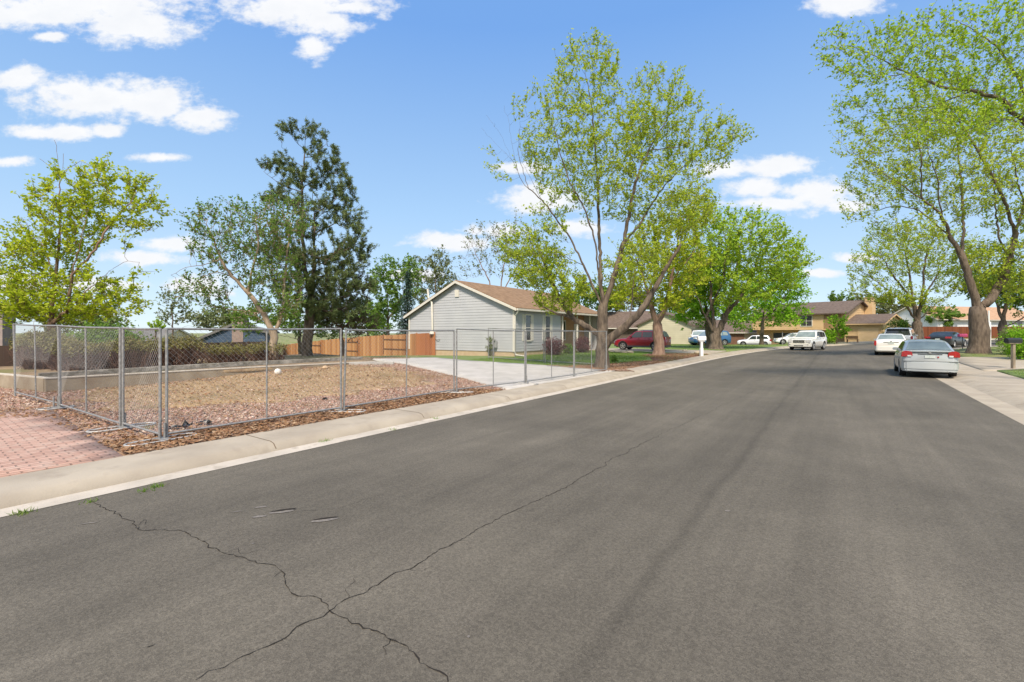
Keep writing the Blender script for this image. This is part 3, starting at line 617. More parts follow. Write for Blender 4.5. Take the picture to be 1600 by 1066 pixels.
def stand(uv, ang, label, L_=.92, Wd=.26, along=None, dx=0):
    """flat tubular ground stand with a cross bar and two upright pins"""
    a = np.array(P(*uv)); z = float(HG(*a)); pts = []
    hw, hl = Wd/2, L_/2
    for cx, cy, a0 in ((hl-hw, 0, -90), (-(hl-hw), 0, 90)):
        for k in range(9):
            an = math.radians(a0+180*k/8); pts.append((cx+hw*math.cos(an), cy+hw*math.sin(an), .035))
    r = root('fence_stand', (*a, z), label, 'fence stand', 'tubular ground stands under the chain link fence', rz=ang)
    mb = MB(); mb.tube(pts, .017, 8, closed=True); mb.build('base_loop', M_galv2, r, smooth=True, angle=60)
    MB().box(-.06, .06, -hw, hw, .04, .058).build('cross_plate', M_galv, r)
    for s in (-1, 1): MB().tube([(s*.035, 0, .05), (s*.035, 0, .28)], .016, 8).build('pin', M_galv, r, smooth=True, angle=60)
AR = math.atan2(.826, .563)
panel((2.9,8.37),(2.9,9.9), 'short chain link gate panel beside the brick driveway, at the front corner', mids=0, lean0=.0, lean1=.0, h1=1.66)
panel((2.87,9.93),(2.9,13.6), 'long chain link panel beside the bricks, between short gate and leaning dark post', h0=1.66, h1=1.73, lean1=.12)
panel((2.93,13.68),(2.85,17.3), 'chain link panel at the far left edge, reaching the low tan wall', h0=1.73, h1=1.80, lean0=.05, lean1=.16)
panel((2.97,8.33),(6.0,8.3), 'nearest chain link panel along the sidewalk, right of the double corner post', h1=1.66)
panel((6.08,8.32),(9.6,8.42), 'second chain link panel along the sidewalk, in front of the pink gravel', lean0=.06)
panel((9.68,8.4),(12.45,8.0), 'third chain link panel along the sidewalk, where gravel meets the concrete pad', h0=1.68)
panel((12.52,8.0),(15.5,7.85), 'fourth chain link panel along the sidewalk, before the two slim shrubless windows' .replace(' shrubless', ''), h0=1.64)
panel((15.57,7.85),(18.6,7.9), 'fifth chain link panel along the sidewalk, leading to the big tree trunk')
panel((18.65,7.92),(21.3,9.0), 'short angled chain link panel ending beside the big tree trunk', mids=0)
panel((21.3,9.06),(20.9,12.2), 'rear chain link panel at the lawn edge, nearest the big tree trunk', mids=1)
panel((20.9,12.28),(20.6,15.6), 'rear chain link panel before the grey siding wall, at the driveway head', mids=1)
stand((2.9,8.3), AR+.10, 'tubular stand under the front corner posts, loop lying by the sidewalk')
stand((2.9,9.92), AR+math.radians(0), 'tubular stand lying partly on the bricks under the gate post')
stand((2.85,13.65), AR+math.radians(8), 'tubular stand under the leaning dark post, farthest left one', .6)
stand((6.04,8.3), AR+math.radians(-62), 'tubular stand under the second post pair along the sidewalk', .95)
stand((9.64,8.4), AR+math.radians(-60), 'tubular stand under the third post pair, at the leaf litter', .95)
stand((12.5,8.0), AR+math.radians(-75), 'tubular stand on the concrete pad, farthest one along the sidewalk', .8, .3)
stand((18.62,7.92), AR+math.radians(-70), 'tubular stand under the angled panel post by the sidewalk edge', .7)
# ---------------- cedar fence
M_cedar = leaf_mat('cedar_boards', [(.39,.19,.08),(.49,.27,.125),(.29,.13,.055),(.43,.225,.095),(.33,.155,.065)], 0, .8)
M_cedar2 = leaf_mat('cedar_boards_red', [(.34,.13,.055),(.40,.16,.065),(.29,.105,.045)], 0, .8)
M_rail = mat('dark_rail', (.10,.045,.022), (.16,.075,.035), 10, .8)
def board_fence(r, p0, p1, h, mat_, gap=.0, w=.14, skip=None, base=None, name='board_panel', dogear=False, hf=HG, drop=-.05):
    a = np.array(p0, float); b = np.array(p1, float); L_ = np.linalg.norm(b-a); t = (b-a)/L_; n = np.array([-t[1], t[0]]); mb = MB(); q = 0; rr = random.Random(int(L_*100))
    while q < L_-.01:
        w_ = min(w, L_-q); p = a+t*q; z = float(hf(*p))+drop; hh = h+rr.uniform(-.01, .01); j = rr.uniform(0, .008)
        mb.obox((*(p+n*j), z), (*(t*(w_-.004)), 0), (*(n*.018), 0), (0, 0, hh-drop)); q += w_+gap
    return mb.build(name, mat_, r, r.location)
FA = np.array((-5.75, 34.9)); 
def fpt(px, base=FA):   # point on the fence line seen at a pixel column
    k = (px-CX)/F; s = (base[0]-k*base[1])/(k*.593+.805); return base+s*np.array((-.805, .593))
fr_ = root('cedar_fence', (*FA, float(HG(*FA))), 'new orange cedar board fence joining the grey house, with rail gaps in its gates', 'fence')
gates = [(478,502),(536,560),(600,635)]
def seg(x0, x1, m_, nm='board_panel'): board_fence(fr_, fpt(x0), fpt(x1), 1.62, m_, name=nm)
seg(679, 652, M_cedar2); seg(651, 636.5, M_cedar); seg(599.5, 561, M_cedar); seg(535.5, 502.5, M_cedar); seg(477.5, 443, M_cedar)
rails = MB(); 
for (x0, x1) in gates:
    a, b = fpt(x0), fpt(x1); t = (a-b)/np.linalg.norm(a-b); n = np.array([-t[1], t[0]]); n = n if np.dot(n, a) > 0 else -n
    g = board_fence(fr_, b, a, 1.60, M_cedar, name='gate')
    gm = MB(); z = float(HG(*((a+b)/2)))
    for zz in (.42, 1.18): gm.obox((*(b-n*.05), z+zz), (*(a-b), 0), (*(n*.045), 0), (0, 0, .09))
    for p in (a, b): gm.obox((*(p-n*.05), z+.05), (*(t*.05), 0), (*(n*.045), 0), (0, 0, 1.5))
    gm2 = gm.build('gate_rail', M_rail, g, fr_.location)
for px in (679, 651, 636, 600, 561, 536, 502, 478, 443):
    p = fpt(px); z = float(HG(*p)); MB().box(p[0]-.05, p[0]+.05, p[1]-.01, p[1]+.09, z-.1, z+1.68).build('post', M_cedar2, fr_, fr_.location)
# ---------------- buildings
def clip(poly, z, keep_above):
    out = []; n = len(poly)
    for i in range(n):
        p, q = poly[i], poly[(i+1) % n]; ip = (p[1] >= z) == keep_above or p[1] == z; iq = (q[1] >= z) == keep_above or q[1] == z
        if ip: out.append(p)
        if ip != iq and abs(q[1]-p[1]) > 1e-9: s = (z-p[1])/(q[1]-p[1]); out.append((p[0]+s*(q[0]-p[0]), z))
    return out
def lap(mb, o, t, n, poly, pitch=.2, dep=.017):
    """lap siding over a convex wall polygon of (distance along t, z); o = (x, y)"""
    z = min(p[1] for p in poly); top = max(p[1] for p in poly)
    while z < top-.01:
        c = clip(clip(poly, z, True), z+pitch, False)
        if len(c) >= 3:
            V = []
            for s, zz in c:
                off = .004+dep*(1-(zz-z)/pitch); V.append((o[0]+t[0]*s+n[0]*off, o[1]+t[1]*s+n[1]*off, zz))
            mb.add(V, [tuple(range(len(V)))])
            lo = [p for p in c if abs(p[1]-z) < 1e-6]
            if len(lo) >= 2:
                s0, s1 = min(p[0] for p in lo), max(p[0] for p in lo)
                mb.add([(o[0]+t[0]*s+n[0]*f, o[1]+t[1]*s+n[1]*f, z) for s, f in ((s0, .001), (s1, .001), (s1, .004+dep), (s0, .004+dep))], [(0,1,2,3)])
        z += pitch
def v2(p): return np.array(p, float)
class Block:
    """gabled building block. O near corner, a along the ridge, b across; eaves z at b=0 and b=W, ridge height"""
    def __init__(s, r, O, a, b, La, Wb, zb, e0, e1, zp, mw, mr, mt, ov=.35, ovr=.25, pitch=.2, ridge=.5, parts=True, found=None, fm=None):
        s.r = r; s.O = v2(O); s.a = v2(a); s.b = v2(b); s.La = La; s.Wb = Wb; L0 = r.location
        a3 = np.array((*s.a, 0)); b3 = np.array((*s.b, 0)); O3 = np.array((*s.O, 0)); zf = zb+(found or 0)
        rb = Wb*ridge
        def pt(i, j, z): q = s.O+s.a*i+s.b*j; return (q[0], q[1], z)
        core = MB(); prof = [(0, zf), (Wb, zf), (Wb, e1), (rb, zp), (0, e0)]
        V = [pt(i, j, z) for i in (.0, La) for j, z in prof]; core.add(V, [(0,1,2,3,4), (9,8,7,6,5)]+[(k, 5+k, 5+(k+1) % 5, (k+1) % 5) for k in range(5)])
        wall = MB(); wall.v = core.v; wall.f = core.f
        lap(wall, s.O, s.b, -s.a, prof, pitch); lap(wall, s.O+s.a*La, s.b, s.a, prof, pitch)
        lap(wall, s.O, s.a, -s.b, [(0, zf), (La, zf), (La, e0), (0, e0)], pitch); lap(wall, s.O+s.b*Wb, s.a, s.b, [(0, zf), (La, zf), (La, e1), (0, e1)], pitch)
        wall.build('wall', mw, r, L0, fixn=False)
        if found:
            q = s.O+s.a*.02+s.b*.02; MB().obox((q[0], q[1], zb-.6), (*(s.a*(La-.04)), 0), (*(s.b*(Wb-.04)), 0), (0, 0, found+.6)).build('foundation', fm, r, L0)
        th = .14; sl0 = (zp-e0)/rb; sl1 = (zp-e1)/(Wb-rb)
        rf = MB()
        for j0, z0, sl, sgn in ((0, e0, sl0, -1), (Wb, e1, sl1, 1)):
            je = j0+sgn*ov; ze = z0-sl*ov
            q = [pt(-ovr, je, ze+.03), pt(La+ovr, je, ze+.03), pt(La+ovr, rb, zp+.03), pt(-ovr, rb, zp+.03)]; rf.prism(q, (0, 0, th))
        s.roof = rf.build('roof', mr, r, L0)
        for i0 in (-ovr-.035, La+ovr+.005):
            fs = MB()
            for je, ze in ((-ov, e0-sl0*ov), (Wb+ov, e1-sl1*ov)):
                q = [pt(i0, je, ze-.06), pt(i0, rb, zp-.06), pt(i0, rb, zp+.12), pt(i0, je, ze+.12)]; fs.prism(q, (s.a[0]*.03, s.a[1]*.03, 0))
            fs.build('rake_board', mt, r, L0)
        for je, ze, sg in ((-ov, e0-sl0*ov, -1), (Wb+ov, e1-sl1*ov, 1)):
            g = MB(); q0 = pt(-ovr+.02, je+sg*.005, ze-.02); g.obox(q0, (*(s.a*(La+2*ovr-.04)), 0), (*(s.b*sg*.11), 0), (0, 0, .13)); g.build('gutter', mt, r, L0)
    def place(s, side, i, z, w, h, dep=.03, off=0):
        """frame of an opening: side 'f' is the long wall at b=0, 'g' the gable at a=0"""
        if side == 'f': o = s.O+s.a*i; t = s.a; n = -s.b
        elif side == 'g': o = s.O+s.b*i; t = s.b; n = -s.a
        elif side == 'k': o = s.O+s.a*i+s.b*s.Wb; t = s.a; n = s.b
        return o, t, n
    def window(s, side, i, z, w, h, mt, mg, bars=(), trim=.09, name='window', frm=True):
        o, t, n = s.place(side, i, z, w, h); L0 = s.r.location; f = MB()
        def bx(m_, s0, s1, z0, z1, d0, d1): p = o+t*s0+n*d0; m_.obox((p[0], p[1], z0), (*(t*(s1-s0)), 0), (*(n*(d1-d0)), 0), (0, 0, z1-z0))
        bx(f, -trim, w+trim, z-trim, z, .0, .07); bx(f, -trim, w+trim, z+h, z+h+trim, .0, .07); bx(f, -trim, 0, z, z+h, .0, .065); bx(f, w, w+trim, z, z+h, .0, .065)
        for k in bars:
            if k[0] == 'h': bx(f, 0, w, z+k[1]*h-.025, z+k[1]*h+.025, .0, .06)
            else: bx(f, w*k[1]-.03, w*k[1]+.03, z, z+h, .0, .062)
        fo = f.build(name, mt, s.r, L0); g = MB(); bx(g, 0, w, z, z+h, .0, .046); g.build('pane', mg, fo, L0); return fo
def shingle(name, c1, c2):
    m = mat(name, c1, c2, 3, .95); nt = m.node_tree; N = nt.nodes; L = nt.links; b = N['Principled BSDF']
    tc = N.new('ShaderNodeTexCoord'); sp = N.new('ShaderNodeSeparateXYZ'); L.new(tc.outputs['Object'], sp.inputs[0])
    n = N.new('ShaderNodeTexNoise'); n.inputs['Scale'].default_value = 9; n.inputs['Detail'].default_value = 6; L.new(tc.outputs['Object'], n.inputs['Vector'])
    w = N.new('ShaderNodeMath'); w.operation = 'PINGPONG'; w.inputs[1].default_value = .045; L.new(sp.outputs[2], w.inputs[0])
    a = N.new('ShaderNodeMath'); a.operation = 'MULTIPLY_ADD'; a.inputs[1].default_value = .05; L.new(n.outputs[0], a.inputs[0]); L.new(w.outputs[0], a.inputs[2])
    bp = N.new('ShaderNodeBump'); bp.inputs['Strength'].default_value = .9; bp.inputs['Distance'].default_value = .5; L.new(a.outputs[0], bp.inputs['Height']); L.new(bp.outputs[0], b.inputs['Normal']); return m
M_side = mat('grey_siding', (.425,.435,.455), (.465,.475,.49), .8, .6, c3=(.40,.41,.43), s3=.5, f3=(.5,.8))
M_trim = mat('cream_trim', (.66,.63,.56), (.60,.57,.5), 6, .6)
M_roof = shingle('brown_shingles', (.19,.115,.06), (.27,.17,.095))
M_roof2 = shingle('dark_brown_shingles', (.10,.072,.056), (.15,.11,.086))
M_glass = mat('window_glass', (.02,.024,.028), (.05,.055,.06), 2, .08, spec=.9)
M_found = mat('tan_foundation', (.46,.34,.21), (.52,.40,.26), 4, .9, bump=.3)
M_tanb = mat('tan_brick_wall', (.36,.20,.10), (.46,.29,.16), 14, .9, bump=.4, bscale=20)
M_black = mat('black_rubber', (.012,.012,.013), (.022,.022,.022), 10, .75)
dd, nn_ = D2/np.linalg.norm(D2), N2/np.linalg.norm(N2)
HC = v2((.17, 31.0)); g1 = root('grey_house', (.17, 31.0, .18), 'single storey house with pale grey lap siding and brown roof beside the concrete pad', 'house')
B1 = Block(g1, HC, dd, nn_, 6.3, 9.8, .12, 3.34, 3.04, 5.32, M_side, M_roof, M_trim, ov=.3, ovr=.25, pitch=.19, found=.38, fm=M_found)
B1.window('f', 1.28, 1.25, .62, 1.68, M_trim, M_glass, bars=(('h', .5),)); B1.window('f', 3.95, 1.25, .62, 1.68, M_trim, M_glass, bars=(('h', .5),))
for s0, s1 in ((.9, 1.15), (2.05, 2.3), (3.55, 3.8), (4.72, 4.97)):
    p = HC+dd*s0-nn_*.0; MB().obox((p[0], p[1], 1.2), (*(dd*(s1-s0)), 0), (*(-nn_*.045), 0), (0, 0, 1.8)).build('shutter', M_trim, g1, g1.location)
# recessed porch part with brick wall, ridge continuing
B1b = Block(g1, HC+dd*6.3+nn_*1.5, dd, nn_, 7.2, 8.3, .12, 3.32, 3.04, 4.7, M_tanb, M_roof, M_trim, ov=.01, ovr=.01, pitch=.3, found=.3, fm=M_found, ridge=.41)
r_ = MB(); p = HC+dd*6.56-nn_*.3; e = 3.34-.404*.3+.03
rp = lambda i, j, z: (HC[0]+dd[0]*i+nn_[0]*j, HC[1]+dd[1]*i+nn_[1]*j, z)
r_.prism([rp(6.56,-.3,e), rp(13.8,-.3,e), rp(13.8,4.9,5.35), rp(6.56,4.9,5.35)], (0,0,.14)); r_.prism([rp(6.56,10.1,2.95), rp(13.8,10.1,2.95), rp(13.8,4.9,5.35), rp(6.56,4.9,5.35)], (0,0,.14)); r_.build('roof', M_roof, g1, g1.location)
MB().prism([rp(13.5,0,.2), rp(13.5,9.8,.2), rp(13.5,9.8,3.04), rp(13.5,4.9,5.32), rp(13.5,0,3.34)], (dd[0]*.15, dd[1]*.15, 0)).build('end_wall', M_side, g1, g1.location)
gt = MB(); gt.obox(rp(6.56,-.31,e-.06), (*(dd*7.2), 0), (*(-nn_*.1), 0), (0,0,.13)); gt.build('gutter', M_trim, g1, g1.location)
B1b.window('f', 2.0, 1.2, 1.5, 1.5, M_trim, M_glass, bars=(('v', .5),)); 
for i in (6.5, 9.0, 11.4, 13.6):
    q = rp(i, -.05, .1); MB().box(q[0]-.06, q[0]+.06, q[1]-.06, q[1]+.06, .1, 3.3).build('porch_post', M_trim, g1, g1.location)
dr = MB(); dr.obox(rp(7.0+5.0-.6, 1.46, .45), (*(dd*.9), 0), (*(-nn_*.05), 0), (0,0,2.05)); dr.build('door', M_trim, g1, g1.location)
# gable vent, flue, downspouts, meter
MB().obox(rp(-.03, 4.75, 4.3), (*(nn_*.36), 0), (*(-dd*.04), 0), (0,0,.5)).build('gable_vent', M_trim, g1, g1.location)
fl = MB(); fl.tube([rp(-.14,7.7,5.0), rp(-.14,7.62,4.35), rp(-.14,7.28,4.0), rp(-.14,7.22,1.95)], .075, 10); fl.lathe(rp(-.14,7.25,1.65), (0,0,1), [(.20,0),(.19,.1),(.10,.3)], 12); fl.build('flue_pipe', M_trim, g1, g1.location, smooth=True)
ds = MB(); ds.tube([rp(-.1,-.36,3.2), rp(-.1,-.28,3.05), rp(-.05,-.07,2.85), rp(-.05,-.07,.45), rp(-.05,-.15,.3), rp(.0,-.8,.24)], .045, 6); ds.build('downspout', M_trim, g1, g1.location)
MB().tube([rp(-.05,9.72,2.7), rp(-.05,9.72,.5)], .04, 6).build('downspout', M_trim, g1, g1.location)
for j in (-.02, 9.68): MB().obox(rp(-.035, j, .5), (*(nn_*.14), 0), (*(-dd*.02), 0), (0,0,(3.3 if j < 1 else 2.98)-.5)).build('corner_board', M_trim, g1, g1.location)
mt_ = MB(); mt_.obox(rp(-.2, 1.35, .75), (*(nn_*.3), 0), (*(dd*.17), 0), (0,0,.45)); mt_.lathe(rp(-.2,1.5,1.28), (-dd[0],-dd[1],0), [(.001,.1),(.1,.09),(.11,0)], 14); mt_.build('utility_meter', mat('meter_grey', (.30,.31,.31), rough=.5), g1, g1.location, bevel=.01)
hs = MB(); hs.tube([rp(-.08, 6.75+.22*math.cos(a), 1.42+.22*math.sin(a)) for a in np.linspace(-2.6, .6, 14)], .02, 6); hs.build('garden_hose', mat('hose_grey', (.25,.25,.24), rough=.6), g1, g1.location)
# ---------------- tan neighbour house behind the red car
u0 = v2((23.5, 62.0)); M_tan = mat('olive_tan_siding', (.45,.415,.30), (.51,.47,.345), 1, .8); M_cream = mat('cream_siding', (.56,.50,.38), (.60,.54,.42), 1, .8)
g2 = root('tan_house', (*u0, .2), 'house with yellowish tan gable wall behind the red parked car', 'house')
B2 = Block(g2, u0, dd, nn_, 9, 7.2, -.1, 2.75, 2.75, 4.4, M_tan, M_roof2, M_roof2, ov=.35, ovr=.3, pitch=.25, found=.35, fm=M_tanb)
bo = u0+dd*3+nn_*7.25
B2b = Block(g2, bo, nn_, dd, 9.5, 7.5, -.1, 2.7, 2.7, 4.9, M_cream, M_roof2, M_trim, ov=.6, ovr=.3, pitch=.25, found=.3, fm=M_tanb)
gd = MB(); q = bo-dd*.06+nn_*1; gd.obox((q[0], q[1], .2), (*(nn_*4.6), 0), (*(-dd*.05), 0), (0,0,2.1)); gd.build('garage_door', M_roof2, g2, g2.location)
# ---------------- split level house at the bend
a3 = v2((.804,.595)); b3 = v2((-.595,.804)); g3 = root('split_level_house', (51.7, 66, .3), 'tan two level house with chimney and garage facing the bend', 'house')
M_t3 = mat('warm_tan_siding', (.56,.38,.19), (.62,.43,.23), 1, .8); M_t3b = mat('pale_tan_siding', (.52,.39,.22), (.57,.43,.26), 1, .8); M_t3c = mat('tan_garage_door', (.66,.47,.26), (.70,.50,.29), 2, .7)
KC = v2((51.7, 66.0))
# garage wing (ridge along b3, so blocks use a=b3 axis)
B3 = Block(g3, KC, b3, a3, 4.6, 11, -.2, 3.05, 2.7, 4.35, M_t3, M_roof2, M_t3, ov=.45, ovr=.35, pitch=.3, ridge=.4)
B3.window('f', .5, .3, 2.4, 2.1, M_t3, M_t3c, bars=(), trim=.12, name='garage_door')
# main block: ridge along b3 from the wing to the left
MO = KC+b3*4.62+a3*.0
B3m = Block(g3, MO, b3, a3, 13.5, 11.4, 2.2, 4.65, 4.65, 6.6, M_t3, M_roof2, M_roof2, ov=.35, ovr=.5, pitch=.3)
lw = MB(); q = MO+a3*1.2; lw.obox((q[0], q[1], -.6), (*(b3*13.4), 0), (*(a3*9.8), 0), (0,0,2.8)); lw.build('lower_wall', mat('lower_brick', (.38,.24,.13), (.5,.34,.2), 8, .9), g3, g3.location)
B3m.window('f', 4.35, 2.8, 1.55, 1.55, M_trim, M_glass, bars=(('v', .5), ('h', .5)))
rc = MB(); q = MO-a3*.06+b3*.4; rc.obox((q[0], q[1], 2.2), (*(b3*2.3), 0), (*(a3*.04), 0), (0,0,2.3)); rc.build('entry_shade_panel', mat('shaded_brown', (.25,.15,.07), (.3,.19,.1), 4, .9), g3, g3.location)  # flat panel on the wall; the entry's recess shade is put into its brown
lg = MB(); q = MO-a3*.5+b3*-.0; lg.obox((q[0], q[1], 2.15), (*(b3*2.8), 0), (*(a3*.45), 0), (0,0,.16)); lg.build('entry_ledge', M_t3, g3, g3.location)
ch = MB(); q = MO+a3*8.0-b3*1.05; ch.obox((q[0], q[1], 2), (*(a3*1.5), 0), (*(b3*1.0), 0), (0,0,5.15)); q = q-a3*.06-b3*.06; ch.obox((q[0], q[1], 7.15), (*(a3*1.62), 0), (*(b3*1.12), 0), (0,0,.12)); ch.build('chimney', M_t3, g3, g3.location)
gw = MB(); q = MO+a3*1.14+b3*8; gw.obox((q[0], q[1], .6), (*(b3*2.6), 0), (*(a3*.05), 0), (0,0,1.1)); gw.build('window', M_glass, g3, g3.location)
# bench before the house
bp_ = at(1332, 530, 64.5); bz = float(HG(bp_[0], bp_[1])); bn = root('garden_bench', (bp_[0], bp_[1], bz), 'small brown bench standing before the tan split level house', 'bench', rz=math.atan2(b3[1], b3[0]))
M_bw = mat('bench_wood', (.22,.12,.06), (.3,.17,.09), 8, .8); MB().box(-.7,.7,-.22,.22,.40,.45).build('seat', M_bw, bn); MB().box(-.7,.7,.2,.25,.5,.9).build('backrest', M_bw, bn)
for s in (-.6, .6): MB().box(s-.03,s+.03,-.2,.24,0,.40).build('leg', M_bw, bn)
# ---------------- white house and its fence, far right
wO = v2((73.5, 82.0)); ax = v2((.97, .24)); ax /= np.linalg.norm(ax); bx_ = v2((-ax[1], ax[0]))
g4 = root('white_house', (*wO, .8), 'long white house with orange brown roof behind the dark wood fence', 'house')
M_white = mat('white_siding', (.72,.73,.74), (.78,.78,.78), 1, .7); M_roof4 = shingle('orange_shingles', (.36,.22,.13), (.45,.29,.18))
B4 = Block(g4, wO, ax, bx_, 26, 9, .6, 4.2, 4.2, 6.5, M_white, M_roof4, M_trim, ov=.5, ovr=.4, pitch=.3)
for i, w_ in ((2.2, 1.5), (15.0, 1.5), (19.6, 1.1)): B4.window('f', i, 2.6 if i < 20 else 2.0, w_, 1.3, mat('dark_frame', (.5,.5,.5), rough=.6), M_glass, bars=(('v', .5),))
g5 = root('outbuilding', (68, 90, .8), 'small white gabled outbuilding partly hidden behind the bare branched tree', 'building')
Block(g5, v2((79.3, 92)), v2((0,1)), v2((1,0)), 6, 5.0, .6, 2.7, 2.7, 4.0, M_white, M_roof4, M_trim, ov=.3, pitch=.3)
f4 = root('dark_wood_fence', (64, 74, .7), 'dark reddish brown board fence in front of the white house', 'fence')
M_dfence = leaf_mat('dark_fence_boards', [(.15,.05,.025),(.20,.07,.035),(.12,.04,.02)], 0, .85)
board_fence(f4, (61.5, 73.0), (84, 79.5), 1.85, M_dfence, w=.18); board_fence(f4, (84, 79.5), (110, 84), 1.85, M_dfence, w=.18)
# distant roofs left
M_navy = mat('navy_siding', (.035,.06,.10), (.05,.08,.13), 1, .7); M_greyroof = shingle('grey_shingles', (.13,.125,.12), (.18,.175,.165))
g6 = root('blue_house', (-26, 42, -1.5), 'dark blue gabled house with chimney seen beyond the junipers', 'house')
o6 = at(414, 520, 42); B6 = Block(g6, v2(o6[:2]), v2((-.3,.95)), v2((-.98,.2)), 5, 7.6, -3, 1.8, .9, 2.45, M_navy, M_greyroof, M_greyroof, ov=.4, pitch=.25, ridge=.42)
q = at(377, 500, 43); MB().box(q[0]-.5, q[0]+.5, 42.4, 43.4, 0, 3.0).build('chimney', mat('brown_brick', (.22,.16,.14), (.28,.21,.18), 6, .9), g6, g6.location)
g7 = root('grey_roofed_house', (-44, 60, -1.5), 'low house with plain grey roof beyond the left fence corner', 'house')
o7 = at(238, 518, 60); Block(g7, v2(o7[:2]), v2((-1,0)), v2((0,1)), 12, 9, -3, .6, .6, 2.2, M_cream, M_greyroof, M_trim, ov=.5, pitch=.3)
g8 = root('brown_sided_house', (-30, 27, 0), 'brown house wall and dark roof at the far left edge', 'house')
o8 = at(7, 500, 27); Block(g8, v2(o8[:2]), v2((-.94,-.34)), v2((-.76,.65)), 9, 8, -2, 2.1, 2.1, 3.3, mat('mauve_brown_siding', (.24,.19,.18), (.28,.23,.21), 2, .8), M_roof2, M_trim, ov=.4, pitch=.25)
q = at(3, 500, 26.5); MB().box(q[0]-.6, q[0]+.35, 26.2, 26.9, -2, 3.0).build('chimney', mat('mauve_brick', (.25,.20,.19), (.3,.24,.22), 6, .9), g8, g8.location)
# low dark wood fence behind the junipers
f5 = root('old_wood_fence', (*P(-2, 25.0), 0), 'old dark grey brown board fence behind the junipers', 'fence')
board_fence(f5, P(-10, 27.8), P(14, 26.2), 1.35, leaf_mat('old_fence_boards', [(.10,.07,.055),(.15,.10,.08),(.08,.055,.045)], 0, .9), w=.14, hf=lambda x, y: -.1+0*x)
# house behind driveway vehicles, with a brownish front
g9 = root('brick_house', (36, 84, -.4), 'tan brick house with brown garage door behind the parked white wagon', 'house')
o9 = at(1186, 530, 84); B9 = Block(g9, v2(o9[:2]), v2((-.9,.43)), v2((.43,.9)), 16, 9, -1, 1.9, 1.9, 4.0, mat('buff_brick', (.42,.33,.24), (.52,.42,.31), 9, .9, bump=.3), M_roof2, M_trim, ov=.5, pitch=.4)
MB().obox((o9[0]-2.2, o9[1]+1.0, -.8), (-3.4, 1.62, 0), (-.03, -.06, 0), (0,0,2.3)).build('garage_door', mat('dark_brown_door', (.12,.06,.035), (.16,.08,.05), 4, .7), g9, g9.location)
MB().obox((o9[0]-6.6, o9[1]+3.1, -.8), (-1.6, .76, 0), (-.03, -.06, 0), (0,0,2.3)).build('door', mat('orange_brown_door', (.36,.14,.06), (.42,.17,.08), 4, .7), g9, g9.location)
# ---------------- trees
M_bark = mat('grey_brown_bark', (.085,.063,.046), (.18,.14,.10), 9, .95, bump=1, bscale=14, bdist=.05, stretch=(1,1,.25), c3=(.065,.05,.037), s3=6, f3=(.5,.65))
M_barkd = mat('dark_bark', (.085,.062,.045), (.17,.13,.095), 9, .95, bump=1, bscale=14, bdist=.05, stretch=(1,1,.25))
M_barkp = mat('pale_bark', (.24,.18,.12), (.37,.29,.205), 7, .9, bump=.8, bscale=12, bdist=.03, stretch=(1,1,.3))
M_barkr = mat('reddish_bark', (.17,.105,.075), (.28,.19,.14), 9, .95, bump=1, bscale=14, bdist=.04, stretch=(1,1,.3))
M_barkj = mat('juniper_bark', (.085,.045,.032), (.16,.095,.07), 9, .95)
LF_spring = leaf_mat('spring_leaves', [(.20,.30,.025),(.28,.40,.04),(.15,.23,.02),(.36,.44,.06),(.24,.36,.035)], .5)
LF_olive = leaf_mat('locust_leaves', [(.24,.31,.03),(.31,.40,.045),(.17,.22,.025),(.40,.44,.07),(.27,.34,.035)], .5)
LF_yell = leaf_mat('yellow_green_leaves', [(.26,.33,.02),(.36,.42,.035),(.19,.25,.02),(.44,.45,.06)], .5)
LF_bright = leaf_mat('bright_green_leaves', [(.15,.30,.02),(.22,.40,.03),(.11,.21,.018),(.28,.44,.05)], .5)
LF_mid = leaf_mat('mid_green_leaves', [(.09,.16,.03),(.14,.23,.045),(.07,.12,.022),(.18,.27,.06)], .4)
LF_grey = leaf_mat('grey_green_leaves', [(.12,.15,.07),(.17,.20,.09),(.09,.105,.05),(.21,.23,.12)], .35)
LF_pine = leaf_mat('pine_needles', [(.12,.17,.06),(.17,.22,.085),(.085,.12,.045),(.22,.26,.11)], .2)
LF_spruce = leaf_mat('spruce_needles', [(.035,.075,.055),(.055,.10,.075),(.025,.05,.038),(.08,.13,.10)], .1)
LF_brown = leaf_mat('brown_juniper', [(.12,.085,.06),(.16,.115,.085),(.085,.08,.045),(.14,.12,.07)], .1)
LF_jun = leaf_mat('juniper_needles', [(.17,.17,.055),(.22,.21,.075),(.13,.12,.045),(.24,.19,.09)], .15)
LF_red = leaf_mat('barberry_leaves', [(.10,.035,.04),(.15,.055,.06),(.07,.022,.028),(.13,.07,.07)], .2)
LF_bud = leaf_mat('bud_leaves', [(.15,.14,.07),(.19,.19,.08),(.11,.10,.05),(.17,.21,.06)], .35)
